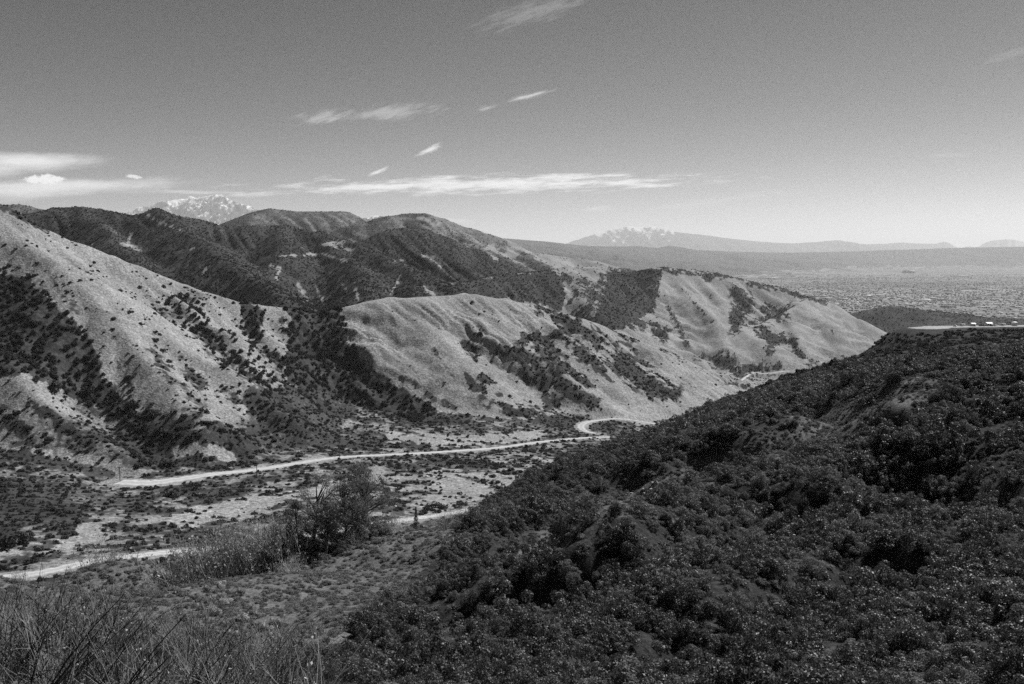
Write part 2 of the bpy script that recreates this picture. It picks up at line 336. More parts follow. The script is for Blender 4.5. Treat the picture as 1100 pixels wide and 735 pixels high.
# ------------------------------------------------------------------ visibility, normals, pixel positions
ang = Z / r2
cm = np.maximum.accumulate(ang, axis=0)
cm = np.r_[np.full((1, NC), -9.0), cm[:-1]]
vis = ang >= cm - .004 - .8 / r2
dR = np.gradient(np.stack([X, Y, Z]), axis=1); dT = np.gradient(np.stack([X, Y, Z]), axis=2)
nx = dT[1] * dR[2] - dT[2] * dR[1]; ny = dT[2] * dR[0] - dT[0] * dR[2]; nz = dT[0] * dR[1] - dT[1] * dR[0]
nl = np.sqrt(nx * nx + ny * ny + nz * nz) + 1e-9
nx, ny, nz = nx / nl, ny / nl, nz / nl
sg = np.where(nz < 0, -1, 1); nx, ny, nz = nx * sg, ny * sg, nz * sg
dr = np.gradient(rr); dth = np.gradient(th)
area = (dr * rr)[:, None] * dth[None]
PX, PY = to_pixel(X, Y, Z)
mg_ = 60 + 6000 / r2
infr = (PX > -mg_) & (PX < 1100 + mg_) & (PY < 780 + mg_ * .5) & (Y > 1)
#VEG
# plant cover 0..1, bare ground, snow: what grows where, plus sunlit and hazy tones put into the back ridges
veg = np.zeros(X.shape); snow = np.zeros(X.shape); bare = np.zeros(X.shape); tree = np.zeros(X.shape)
north = -nx * .9 + ny * .35           # faces away from the midday sun: brushier
nA = np.zeros(X.shape); nB = np.zeros(X.shape); nC = np.zeros(X.shape)
ms = (r2 < 6000) & (r2 > 25) & (np.abs(cols)[None] < 36)
nA[ms] = fbm(X[ms] / 130, Y[ms] / 130, 4, 51); nB[ms] = fbm(X[ms] / 28, Y[ms] / 28, 3, 52); nC[ms] = fbm(X[ms] / 9, Y[ms] / 9, 3, 53)
base = {0: 1.0, 1: .60, LEFT: .36, CEN: .03, MID: .12, BACK: 1.05, FARH: .7, GORG: .72, JAC: .85}
for g_, b_ in base.items(): veg[G == g_] = b_
mL = G == LEFT; veg[mL] += (.75 * sstep(.25, .6, north) * .5 + .4 * np.clip(gul - .35, 0, 1) + .5 * nA + .35 * nB)[mL]
veg[mL] += (.30 * sstep(400, 470, PY))[mL]
veg[mL] -= (.22 * sstep(330, 260, PY))[mL]
mC = G == CEN; veg[mC] += (.35 * np.clip(gul - .5, 0, 1) * sstep(480, 560, PX) + .12 * nB + .10 * nC)[mC]
mM = G == MID; veg[mM] += (.9 * sstep(.16, .42, north + .15 * nA) + .5 * np.clip(gul - .5, 0, 1) + .35 * nA)[mM]
veg[mM & (PX < 660)] += .35
mB = G == BACK; veg[mB] -= (.10 * sstep(.0, .5, nx + .5 * nC) + .25 * sstep(.36, .62, nB + .35 * nx + .2 * nA))[mB]  # paler scrub on right-facing slopes, their sunlit tone put into the cover
mF = mB & (r2 > 2950) & (PX < 760); veg[mF] = (.74 + .12 * nA + .14 * nB - .14 * sstep(-.1, .45, nx + .3 * nA) + .25 * np.clip(gul - .3, 0, 1))[mF]  # farther ridges paler: sparser sage, and haze put into the tone
tail = mB & (PX > 545) & (PX < 680) & (r2 > 3200); veg[tail] -= (.18 * sstep(.0, .3, nx + nB * .5))[tail]
mV = G == 1; veg[mV] += (.6 * nB + .4 * nA + .5 * nC + .10)[mV]
veg[mV & (r2 > 1500)] -= .3
def seg_d(px, py, pts):
    d = np.full(px.shape, 1e9)
    for (ax, ay), (bx, by) in zip(pts[:-1], pts[1:]):
        ex, ey = bx - ax, by - ay; L2 = ex * ex + ey * ey + 1e-9
        t = np.clip(((px - ax) * ex + (py - ay) * ey) / L2, 0, 1)
        d = np.minimum(d, np.hypot(px - ax - t * ex, py - ay - t * ey))
    return d
def inside(px, py, pts):
    c = np.zeros(px.shape, bool); n = len(pts)
    for i in range(n):
        (x1, y1), (x2, y2) = pts[i], pts[(i + 1) % n]
        if y1 == y2: continue
        c ^= ((y1 > py) != (y2 > py)) & (px < (x2 - x1) * (py - y1) / (y2 - y1) + x1)
    return c
PXf, PYf = PX.reshape(-1), PY.reshape(-1)
wob = (16 * nB + 12 * nC).reshape(-1)
def stroke(arr, groups, pts, w, val, mode='max', closed=False, soft=.8):
    pts = np.array(pts, float); a = arr.reshape(-1)
    pad = w * 2 + 12
    s_ = np.nonzero((PXf > pts[:, 0].min() - pad) & (PXf < pts[:, 0].max() + pad) & (PYf > pts[:, 1].min() - pad) & (PYf < pts[:, 1].max() + pad) & (Yf > 5) & np.isin(Gf, groups))[0]
    px, py = PXf[s_], PYf[s_]
    d = seg_d(px, py, list(pts) + ([pts[0]] if closed else []))
    if closed: d = np.where(inside(px, py, pts), -d, d)
    d = d + wob[s_] * np.clip(w / 7, .55 if w > 3 else .25, 1.0)
    k = 1 - sstep(w * (1 - soft), w * (1 + soft), d)
    if mode == 'max': a[s_] = np.maximum(a[s_], val * k)
    elif mode == 'mix': a[s_] = a[s_] * (1 - k) + val * k
    else: a[s_] += val * k
Lg, Cg, Mg, Bg, Vg = [LEFT, 1], [CEN, 1], [MID, 1, CEN], [BACK, MID], [1, LEFT, CEN]
for pts, w, v in [([(109, 427), (140, 447), (185, 475)], 11, 1), ([(33, 433), (83, 470)], 7, .9), ([(135, 407), (157, 433)], 4, .9), ([(139, 366), (160, 375), (180, 396)], 5, .85),
                  ([(192, 377), (217, 412)], 8, .85), ([(47, 280), (61, 308), (82, 332)], 4, .7), ([(92, 310), (106, 332), (122, 341)], 8, .9), ([(159, 312), (184, 324), (204, 340), (218, 353)], 8, .95),
                  ([(200, 328), (226, 361), (254, 387), (287, 409)], 11, 1), ([(0, 220), (20, 230), (49, 247)], 4, .9), ([(267, 328), (274, 352), (287, 380), (298, 391)], 8, 1), ([(302, 345), (307, 357)], 4, .9),
                  ([(243, 420), (265, 430)], 7, .85), ([(175, 400), (205, 425), (235, 445)], 6, .7), ([(0, 440), (30, 470), (40, 490)], 9, .9), ([(150, 455), (215, 472), (260, 478), (330, 470)], 9, .8)]:
    stroke(veg, Lg, pts, w, v)
for pts, v in [([(-30, 290), (30, 305), (60, 335), (75, 345), (100, 385), (115, 420), (95, 435), (60, 410), (20, 400), (-30, 395)], 1),
               ([(313, 326), (365, 330), (364, 341), (371, 372), (393, 396), (425, 418), (447, 429), (467, 444), (447, 452), (404, 436), (374, 427), (339, 417), (313, 411), (311, 387), (315, 354)], 1.2)]:
    stroke(veg, [LEFT, CEN, BACK, 1], pts, 4, v, closed=True)
    stroke(tree, [LEFT, CEN, BACK, 1], pts, 4, 1, closed=True)
stroke(veg, Lg, [(254, 422), (330, 415), (380, 430), (352, 460), (280, 455)], 6, .8, closed=True)
for pts, w in [([(109, 427), (140, 447), (185, 475)], 10), ([(200, 328), (226, 361), (254, 387), (287, 409)], 10), ([(184, 324), (204, 340), (218, 353)], 7), ([(267, 328), (274, 352), (287, 380)], 7)]:
    stroke(tree, Lg, pts, w, 1)
# open grass of the left face
for pts, w, v in [([(0, 245), (60, 285), (110, 325), (150, 365)], 9, .02), ([(60, 265), (120, 310), (170, 350), (235, 398)], 9, .03), ([(130, 290), (190, 325), (240, 360), (285, 400)], 7, .05), ([(118, 370), (150, 405), (190, 440)], 8, .1), ([(215, 455), (240, 440), (225, 425)], 5, .1)]:
    stroke(veg, Lg, pts, w, v, 'mix')
for pts, w, v in [([(500, 374), (513, 382)], 5, 1), ([(500, 348), (508, 352)], 2, .9), ([(508, 358), (517, 360)], 2, .9), ([(465, 376), (487, 405)], 2, .7), ([(502, 413), (526, 427), (550, 442)], 7, 1), ([(517, 403), (530, 411)], 4, .95),
                  ([(541, 376), (569, 387)], 7, 1), ([(567, 363), (598, 381)], 8, 1), ([(567, 394), (578, 413), (598, 431)], 9, .9), ([(576, 389), (591, 402)], 5, .95),
                  ([(569, 362), (607, 395), (629, 412)], 8, 1), ([(600, 360), (631, 386), (659, 407)], 7, 1), ([(560, 379), (584, 400), (614, 423), (638, 438)], 11, .88), ([(584, 331), (629, 355), (662, 388)], 8, .95),
                  ([(666, 393), (692, 409), (721, 426)], 14, 1), ([(662, 367), (683, 376)], 4, .8), ([(657, 352), (683, 367), (711, 374), (737, 376)], 4, .95), ([(560, 440), (591, 452), (621, 457)], 8, .95),
                  ([(456, 453), (500, 450)], 5, .9), ([(550, 442), (600, 455)], 8, .9), ([(631, 457), (660, 459)], 4, .9), ([(780, 412), (803, 416)], 3, .95), ([(455, 425), (490, 440)], 5, .75), ([(725, 385), (760, 400), (790, 408)], 3, .5)]:
    stroke(veg, Cg, pts, w, v)
for pts, w, v in [([(706, 289), (750, 296), (787, 297), (812, 303)], 4, 1), ([(725, 303), (750, 331), (781, 358)], 3, .9), ([(787, 315), (800, 327), (787, 352)], 11, 1), ([(821, 331), (843, 340)], 5, .95), ([(800, 350), (843, 335)], 3, .9),
                  ([(818, 358), (839, 365), (825, 377)], 8, 1), ([(849, 365), (861, 383)], 5, 1), ([(719, 331), (737, 368)], 4, .9), ([(682, 346), (710, 358)], 8, 1), ([(775, 380), (787, 395), (818, 396), (836, 392)], 8, .95),
                  ([(756, 380), (775, 392)], 7, .95), ([(886, 343), (904, 377)], 2, .8), ([(815, 306), (861, 318), (886, 324)], 3, .95), ([(626, 297), (638, 321), (629, 337)], 7, .95), ([(645, 303), (655, 306)], 5, 1), ([(870, 390), (890, 398)], 5, .7)]:
    stroke(veg, Mg, pts, w, v)
stroke(veg, [MID, BACK], [(655, 293), (710, 290), (702, 327), (693, 337), (666, 352), (640, 345), (646, 327)], 3, 1.1, closed=True)
stroke(veg, [MID, BACK], [(470, 310), (514, 301), (549, 296), (592, 292), (612, 300), (600, 330), (570, 322), (520, 316), (480, 316)], 3, 1.1, closed=True)
for pts, w in [([(735, 300), (752, 318), (778, 352)], 5), ([(722, 312), (745, 345), (760, 372)], 8), ([(780, 305), (775, 330)], 4), ([(870, 340), (885, 365), (900, 390)], 9), ([(905, 345), (930, 365)], 10), ([(800, 370), (812, 380)], 7), ([(838, 375), (845, 390)], 4), ([(758, 350), (768, 370)], 8), ([(690, 365), (700, 375)], 6)]:
    stroke(veg, Mg, pts, w, .04, 'mix')
# pale cuts and slides on the dark ridges
for pts, w in [([(417, 270), (425, 279), (434, 281)], 2.5), ([(456, 275), (465, 278), (473, 286)], 3), ([(140, 250), (138, 262)], 2), ([(158, 232), (180, 242), (198, 250)], 1.6), ([(206, 267), (210, 271)], 2.5), ([(96, 258), (99, 264)], 1.5), ([(130, 262), (150, 268)], 3), ([(217, 295), (222, 290)], 2), ([(290, 285), (300, 290), (297, 300)], 2),
               ([(300, 275), (345, 273), (372, 281)], 1.1), ([(350, 262), (368, 262), (378, 270)], 4), ([(335, 300), (348, 325)], 2), ([(380, 305), (386, 325)], 2), ([(420, 315), (430, 298)], 1.5), ([(455, 308), (468, 318)], 2), ([(500, 262), (520, 268), (535, 280)], 2), ([(450, 235), (470, 240)], 3), ([(604, 300), (612, 318), (622, 332)], 3), ([(612, 290), (640, 300)], 4), ([(525, 265), (545, 275)], 3), ([(320, 305), (330, 325)], 2.5), ([(365, 300), (372, 312)], 2)]:
    stroke(veg, Bg, pts, w * .7, .4, 'mix'); stroke(bare, Bg, pts, w * .35, .35)
# valley floor
for pts, w, v in [([(0, 488), (60, 498), (120, 510)], 3, 1), ([(455, 490), (490, 497), (520, 499)], 5, .95), ([(420, 500), (450, 503)], 3, .9), ([(150, 497), (185, 500)], 5, 1), ([(150, 525), (200, 530), (260, 528)], 4, .7), ([(60, 520), (110, 535), (150, 545)], 9, .75), ([(210, 540), (230, 530), (300, 535)], 5, .75), ([(380, 470), (440, 474), (520, 466)], 6, .7)]:
    stroke(veg, Vg, pts, w, v)
stroke(veg, Vg, [(-30, 515), (60, 522), (92, 560), (75, 575), (35, 556), (-30, 600)], 4, .95, closed=True)
for pts, w, v in [([(190, 560), (260, 545), (330, 535), (370, 525)], 7, .08), ([(50, 590), (110, 580), (90, 570)], 6, .08), ([(480, 520), (530, 530), (560, 520)], 12, .1), ([(190, 488), (215, 484), (250, 490)], 4, .05), ([(420, 468), (480, 474), (580, 468)], 4, .1), ([(130, 508), (160, 510)], 3, .05), ([(0, 480), (70, 490), (125, 500)], 3, .1), ([(690, 448), (740, 440), (780, 425)], 9, .05)]:
    stroke(veg, Vg, pts, w, v, 'mix')
for nme, (c, w, z) in roads.items():
    for k_ in range(0, len(c), 3):
        s_ = np.nonzero((np.abs(Xf - c[k_, 0]) < 20) & (np.abs(Yf - c[k_, 1]) < 20))[0]
        d = np.hypot(Xf[s_] - c[k_, 0], Yf[s_] - c[k_, 1]); veg.reshape(-1)[s_[d < w[k_] * .5 + 3.5]] = 0
# near slope: pale rock between the bushes behind the first spur
for pts, w, v in [([(800, 448), (830, 440), (880, 428)], 5, .6), ([(770, 455), (800, 440), (850, 425)], 5, .5), ([(700, 470), (740, 458)], 4, .4), ([(680, 530), (720, 515)], 3, .5), ([(960, 415), (990, 407)], 2, .6), ([(840, 446), (850, 448)], 2, .8)]:
    stroke(bare, [0], pts, w, v)
padm = (G == 0) & (pad_d < 12 + 6 * nB)
bare[padm] = 1; veg[padm] = 0
veg[(G == 0)] = np.where(inside(PX, PY, [(-60, 560), (200, 560), (510, 545), (455, 612), (400, 655), (345, 715), (300, 800), (-60, 800)]), .35, veg)[G == 0]
stroke(veg, [0], [(560, 600), (640, 556), (740, 514), (850, 470), (960, 432), (1000, 417)], 18, .4, 'mix')
# snow on the high peaks
for g_, z0, z1 in ((GORG, 1300, 2600), (JAC, 1150, 2000)):
    m_ = G == g_
    k_ = 1 if g_ == GORG else 1.6
    wp_ = 160 * k_ * fbm(X[m_] / (700 * k_), Z[m_] / (500 * k_), 3, 70); sn_ = .62 * fbm((X[m_] + Z[m_] * .75 + wp_) / (190 * k_), Z[m_] / (1500 * k_), 3, 77, .6) + .62 * fbm((X[m_] - Z[m_] * .8 + wp_) / (230 * k_), Z[m_] / (1400 * k_) + 5, 3, 79, .6); sl_ = nx[m_] * .7 - ny[m_] * .3
    snow[m_] = (1 if g_ == GORG else .8 * sstep(760, 735, PX[m_])) * sstep(.34, .46, .15 + .52 * (Z[m_] - z0) / (z1 - z0) + 1.15 * sn_ - .55 * sl_ + .12 * sstep(200, 225, PX[m_]) * (g_ == GORG) - (.35 * sstep(715, 745, PX[m_]) + .3 * sstep(640, 625, PX[m_])) * (g_ == JAC))
veg = np.clip(veg, 0, 1.2)
#ENDVEG

def new_obj(name, me, parent=None):
    o = bpy.data.objects.new(name, me); COL.objects.link(o)
    if parent: o.parent = parent
    return o
def setp(o, label=None, cat=None, group=None, kind=None):
    if label: o['label'] = label
    if cat: o['category'] = cat
    if group: o['group'] = group
    if kind: o['kind'] = kind
    return o
def mesh_np(name, V, faces, k, normals=None, attrs=None, smooth=True):
    me = bpy.data.meshes.new(name)
    V = np.asarray(V, np.float32); faces = np.asarray(faces, np.int32).reshape(-1, k)
    me.vertices.add(len(V)); me.vertices.foreach_set('co', V.ravel())
    me.loops.add(faces.size); me.loops.foreach_set('vertex_index', faces.ravel())
    me.polygons.add(len(faces)); me.polygons.foreach_set('loop_start', np.arange(0, faces.size, k, dtype=np.int32))
    if smooth: me.polygons.foreach_set('use_smooth', np.ones(len(faces), bool))
    for an, av in (attrs or {}).items():
        at = me.attributes.new(an, 'FLOAT', 'POINT'); at.data.foreach_set('value', np.asarray(av, np.float32))
    me.update(calc_edges=True); me.validate()
    if normals is not None: me.normals_split_custom_set_from_vertices(np.asarray(normals, np.float32).tolist())
    return me
#MAT
# ------------------------------------------------------------------ materials
def node(nt, typ, **kw):
    n = nt.nodes.new(typ)
    for k, v in kw.items():
        if k.startswith('i_'): n.inputs[int(k[2:])].default_value = v
        else: setattr(n, k, v)
    return n
def wire(nt, v, sock):
    if hasattr(v, 'is_output'): nt.links.new(v, sock)
    else: sock.default_value = v
def mth(nt, op, a, b=None, c=None, clamp=False):
    n = node(nt, 'ShaderNodeMath', operation=op); n.use_clamp = clamp
    wire(nt, a, n.inputs[0])
    if b is not None: wire(nt, b, n.inputs[1])
    if c is not None: wire(nt, c, n.inputs[2])
    return n.outputs[0]
def mrange(nt, v, a, b, c, d, smooth=True):
    n = node(nt, 'ShaderNodeMapRange'); n.interpolation_type = 'SMOOTHSTEP' if smooth else 'LINEAR'
    wire(nt, v, n.inputs[0])
    for i, q in enumerate((a, b, c, d)): n.inputs[i + 1].default_value = q
    return n.outputs[0]
def lerp(nt, f, a, b):
    n = node(nt, 'ShaderNodeMix'); n.data_type = 'FLOAT'
    wire(nt, f, n.inputs[0]); wire(nt, a, n.inputs[2]); wire(nt, b, n.inputs[3])
    return n.outputs[0]
def noise(nt, vec, scale, detail=3, rough=.55):
    n = node(nt, 'ShaderNodeTexNoise'); n.inputs['Scale'].default_value = scale; n.inputs['Detail'].default_value = detail; n.inputs['Roughness'].default_value = rough
    if vec is not None: nt.links.new(vec, n.inputs['Vector'])
    return n.outputs[0]
def newmat(name, rough=.9, spec=.2):
    m = bpy.data.materials.new(name); m.use_nodes = True
    p = m.node_tree.nodes['Principled BSDF']; p.inputs['Roughness'].default_value = rough; p.inputs['Specular IOR Level'].default_value = spec
    return m, m.node_tree, p
def attr(nt, nm):
    n = node(nt, 'ShaderNodeAttribute'); n.attribute_name = nm; return n.outputs['Fac']
def grey(nt, val, p):
    c = node(nt, 'ShaderNodeCombineColor')
    for i in range(3): nt.links.new(val, c.inputs[i])
    nt.links.new(c.outputs[0], p.inputs['Base Color'])

mt, nt, p = newmat('hill_ground', .95, .1)
pos = node(nt, 'ShaderNodeNewGeometry').outputs['Position']
v = attr(nt, 'veg')
n6 = noise(nt, pos, .22, 4, .6); n40 = noise(nt, pos, .02, 4, .55); n1 = noise(nt, pos, 1.3, 3, .6); n3 = noise(nt, pos, .55, 3, .7)
mask = mrange(nt, mth(nt, 'ADD', v, mth(nt, 'MULTIPLY', mth(nt, 'SUBTRACT', n6, .5), 1.1)), .42, .80, 0, 1)
gr = mth(nt, 'MULTIPLY', mrange(nt, n40, .3, .7, .24, .34), mth(nt, 'MULTIPLY', mth(nt, 'MULTIPLY', mrange(nt, n6, .3, .7, .8, 1.16), mrange(nt, n3, .32, .68, .5, 1.3)), mrange(nt, n1, .3, .7, .75, 1.25)))
sh = mth(nt, 'MULTIPLY', mth(nt, 'MULTIPLY', mrange(nt, n6, .3, .7, .026, .06), mrange(nt, n40, .3, .7, .7, 1.5)), mrange(nt, n1, .3, .7, .6, 1.4))
col = lerp(nt, mask, gr, sh)
col = lerp(nt, mth(nt, 'MULTIPLY', attr(nt, 'bare'), mrange(nt, n6, .35, .6, .3, 1)), col, mth(nt, 'MULTIPLY', mrange(nt, n6, .3, .7, .25, .42), mrange(nt, n1, .3, .7, .75, 1.2)))
col = lerp(nt, attr(nt, 'snow'), col, .88)
grey(nt, col, p)
bp = node(nt, 'ShaderNodeBump'); bp.inputs['Strength'].default_value = .7; bp.inputs['Distance'].default_value = .9
nt.links.new(mth(nt, 'ADD', mth(nt, 'MULTIPLY', n6, 1.4), mth(nt, 'ADD', n3, mth(nt, 'MULTIPLY', n1, .35))), bp.inputs['Height']); nt.links.new(bp.outputs[0], p.inputs['Normal'])
M_ground = mt
# near slope: litter under the brush, its colour deepened to stand in for shade in the gaps
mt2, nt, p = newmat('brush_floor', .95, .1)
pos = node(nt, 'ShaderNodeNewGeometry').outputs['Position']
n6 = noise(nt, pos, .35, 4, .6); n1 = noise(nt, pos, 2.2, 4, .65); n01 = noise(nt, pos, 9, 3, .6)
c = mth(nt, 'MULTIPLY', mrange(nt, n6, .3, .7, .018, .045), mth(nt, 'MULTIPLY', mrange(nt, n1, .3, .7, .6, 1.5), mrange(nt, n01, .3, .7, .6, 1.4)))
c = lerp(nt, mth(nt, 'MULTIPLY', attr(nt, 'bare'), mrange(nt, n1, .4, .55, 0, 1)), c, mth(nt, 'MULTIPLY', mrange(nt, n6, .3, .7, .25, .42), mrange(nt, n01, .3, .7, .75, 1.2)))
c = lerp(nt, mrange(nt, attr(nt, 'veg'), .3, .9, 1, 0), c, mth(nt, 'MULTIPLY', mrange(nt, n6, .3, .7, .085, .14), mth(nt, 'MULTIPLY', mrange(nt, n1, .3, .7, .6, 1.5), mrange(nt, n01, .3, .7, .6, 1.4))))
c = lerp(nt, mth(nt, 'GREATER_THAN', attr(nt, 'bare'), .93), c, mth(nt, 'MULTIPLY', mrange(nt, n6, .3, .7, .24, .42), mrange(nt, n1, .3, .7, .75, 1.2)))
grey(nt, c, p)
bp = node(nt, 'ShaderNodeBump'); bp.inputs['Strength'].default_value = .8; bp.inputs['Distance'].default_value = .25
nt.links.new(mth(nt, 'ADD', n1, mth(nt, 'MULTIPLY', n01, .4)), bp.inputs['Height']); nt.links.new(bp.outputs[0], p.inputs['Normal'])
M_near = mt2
# plain: town blocks, fields, washes
mt3, nt, p = newmat('plain_ground', .95, .1)
pos = node(nt, 'ShaderNodeNewGeometry').outputs['Position']
vo = node(nt, 'ShaderNodeTexVoronoi'); vo.inputs['Scale'].default_value = 1 / 130.; nt.links.new(pos, vo.inputs['Vector'])
sp_ = node(nt, 'ShaderNodeSeparateColor'); nt.links.new(vo.outputs['Color'], sp_.inputs[0])
mp = node(nt, 'ShaderNodeMapping'); mp.inputs['Scale'].default_value = (.25, 1, 1); nt.links.new(pos, mp.inputs[0])
nb = noise(nt, mp.outputs[0], .0011, 4, .6); nf = noise(nt, pos, .03, 3, .6)
c = mth(nt, 'MULTIPLY', mrange(nt, sp_.outputs[0], 0, 1, .08, .22, False), mrange(nt, nf, .3, .7, .55, 1.5))
c = mth(nt, 'MULTIPLY', c, mrange(nt, nb, .3, .7, .75, 1.35))
c = lerp(nt, mrange(nt, nb, .66, .70, 0, 1), c, .3)
grey(nt, c, p)
M_plain = mt3
#ENDMAT
# split the sheet into the hillsides it is made of
ii, jj = np.meshgrid(np.arange(NR - 1), np.arange(NC - 1), indexing='ij')
quads = np.stack([ii * NC + jj, ii * NC + jj + 1, (ii + 1) * NC + jj + 1, (ii + 1) * NC + jj], -1).reshape(-1, 4)

VV = np.stack([X, Y, Z], -1).reshape(-1, 3); NN = np.stack([nx, ny, nz], -1).reshape(-1, 3)
GG = G.copy(); GG[plainmask] = 9
qg = GG.reshape(-1)[quads[:, 0]]
names = {0: 'hillside', 1: 'valley_floor', 2: 'hill', 3: 'hill', 4: 'hill', 5: 'hills', 6: 'hills', 7: 'mountain', 8: 'mountains', 9: 'plain'}
for gi, nm in names.items():
    fq = quads[qg == gi]
    if not len(fq): continue
    u, inv = np.unique(fq, return_inverse=True)
    me = mesh_np(nm, VV[u], inv.reshape(-1, 4), 4, NN[u], {'veg': veg.reshape(-1)[u], 'snow': snow.reshape(-1)[u], 'bare': bare.reshape(-1)[u]})
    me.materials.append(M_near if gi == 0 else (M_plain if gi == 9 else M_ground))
    setp(new_obj(nm, me), kind='structure')


#PLANTS
# ------------------------------------------------------------------ foliage meshes
def leaf_mat(name, lo, hi, rough=.6, spec=.2, trans=.25, island=True):
    m = bpy.data.materials.new(name); m.use_nodes = True; nt = m.node_tree
    p = nt.nodes['Principled BSDF']; p.inputs['Roughness'].default_value = rough; p.inputs['Specular IOR Level'].default_value = spec
    ob = node(nt, 'ShaderNodeObjectInfo').outputs['Random']
    f = mrange(nt, ob, 0, 1, .62, 1.38, False)
    if island:
        ge = node(nt, 'ShaderNodeNewGeometry').outputs['Random Per Island']
        f = mth(nt, 'MULTIPLY', f, mrange(nt, ge, 0, 1, .72, 1.28, False))
    v = mth(nt, 'MULTIPLY', f, (lo + hi) / 2)
    c = node(nt, 'ShaderNodeCombineColor')
    for i in range(3): nt.links.new(v, c.inputs[i])
    nt.links.new(c.outputs[0], p.inputs['Base Color'])
    tb = node(nt, 'ShaderNodeBsdfTranslucent'); nt.links.new(c.outputs[0], tb.inputs['Color'])
    mx = node(nt, 'ShaderNodeMixShader'); mx.inputs[0].default_value = trans
    nt.links.new(p.outputs[0], mx.inputs[1]); nt.links.new(tb.outputs[0], mx.inputs[2]); nt.links.new(mx.outputs[0], nt.nodes['Material Output'].inputs['Surface'])
    return m
def flat_mat(name, val, rough=.8, spec=.2, var=.25, scale=2.0):
    m, nt, p = newmat(name, rough, spec)
    tc = node(nt, 'ShaderNodeTexCoord').outputs['Object']
    grey(nt, mth(nt, 'MULTIPLY', mrange(nt, noise(nt, tc, scale, 4, .6), .3, .7, 1 - var, 1 + var), val), p)
    return m
LM_dark = leaf_mat('dark_leaf', .06, .10, .5, .42, trans=.3); LM_mid = leaf_mat('sage_leaf', .12, .19, .65, .25, .32); LM_pale = leaf_mat('pale_leaf', .17, .24, .7, .2)
LM_far = leaf_mat('brush_leaf', .045, .07, .8, .15, .15); LM_dry = leaf_mat('dry_stem', .22, .36, .7, .15, .1); LM_wisp = leaf_mat('twig', .34, .48, .8, .1, .35); LM_tree = leaf_mat('grey_leaf', .2, .3, .7, .15, .4)
LM_darkgrass = leaf_mat('dark_grass', .06, .10, .8, .1, .1); LM_darkstem = leaf_mat('dark_stem', .02, .04, .8, .1, 0); LM_low = leaf_mat('low_scrub_leaf', .14, .21, .8, .15, .25); LM_blossom = leaf_mat('pale_blossom', .38, .5, .8, .15, .25)
M_bark = flat_mat('bark', .09); M_trunk_pale = flat_mat('pale_bark', .16)

def unit(v): return v / (np.linalg.norm(v, axis=-1, keepdims=True) + 1e-9)
def leaves(pos, nrm, size, rng, aspect=.55):
    n = len(pos); size = np.broadcast_to(size, (n,))[:, None] * rng.uniform(.7, 1.3, (n, 1))
    nrm = unit(nrm); t = unit(np.cross(nrm, rng.normal(size=(n, 3)))); b = np.cross(nrm, t)
    V = np.stack([pos - t * size * .5, pos + b * size * aspect * .5, pos + t * size * .5, pos - b * size * aspect * .5], 1).reshape(-1, 3)
    return V, np.arange(4 * n).reshape(-1, 4)
def clump_cloud(centers, radii, n, rng, up=.35, shell=.55, noise_n=.8):
    w = radii ** 2 / (radii ** 2).sum(); k = rng.choice(len(centers), n, p=w)
    d = rng.normal(size=(n, 3)); d[:, 2] += up; d = unit(d)
    rad = radii[k][:, None] * (shell + (1 - shell) * rng.random((n, 1)) ** .6)
    return centers[k] + d * rad, d + rng.normal(size=(n, 3)) * noise_n * .6
def shrub_mesh(name, seed, n, size, nclump, h=1.15, clr=(.28, .42), mat=None, up=.4, loose=0):
    rng = np.random.default_rng(seed)
    d = rng.normal(size=(nclump, 3)); d[:, 2] = np.abs(d[:, 2]) * .9 + .05; d = unit(d)
    c = d * rng.uniform(.35, .78 + loose, (nclump, 1)) * np.array([1, 1, h]); c[:, 2] += .12
    r = rng.uniform(clr[0], clr[1], nclump)
    pos, nr = clump_cloud(c, r, n, rng, up)
    pos[:, 2] = np.maximum(pos[:, 2], .02)
    V, Fc = leaves(pos, nr, size, rng)
    me = mesh_np(name, V, Fc, 4, smooth=False); me.materials.append(mat); return me
def tubes(paths, radii, k=3):
    Vs, Fs = [], []; o = 0
    for pth, ra in zip(paths, radii):
        pth = np.asarray(pth, float); n = len(pth); ra = np.broadcast_to(ra, (n,))
        t = unit(np.gradient(pth, axis=0)); a = unit(np.cross(t, np.array([.31, .87, .38]))); b = np.cross(t, a)
        an = np.arange(k) * 2 * math.pi / k
        ring = pth[:, None] + ra[:, None, None] * (np.cos(an)[None, :, None] * a[:, None] + np.sin(an)[None, :, None] * b[:, None])
        Vs.append(ring.reshape(-1, 3))
        for i in range(n - 1):
            for j in range(k): Fs.append((o + i * k + j, o + i * k + (j + 1) % k, o + (i + 1) * k + (j + 1) % k, o + (i + 1) * k + j))
        o += n * k
    return np.concatenate(Vs), np.array(Fs)
def fan_paths(rng, n, length, spread, bend, lean=(0, 0), seg=5, base=.25):
    out = []
    for i in range(n):
        az = rng.uniform(0, 2 * math.pi); el = abs(rng.normal()) * spread
        d = np.array([math.cos(az) * math.sin(el) + lean[0], math.sin(az) * math.sin(el) + lean[1], math.cos(el)]); d /= np.linalg.norm(d)
        p0 = np.array([rng.normal() * base, rng.normal() * base, 0]); L_ = length * rng.uniform(.45, 1.1); cur = rng.normal(size=3) * bend; cur[2] = -abs(cur[2]) * .6
        t = np.linspace(0, 1, seg)[:, None]
        out.append(p0 + d * L_ * t + cur * L_ * t * t)
    return out
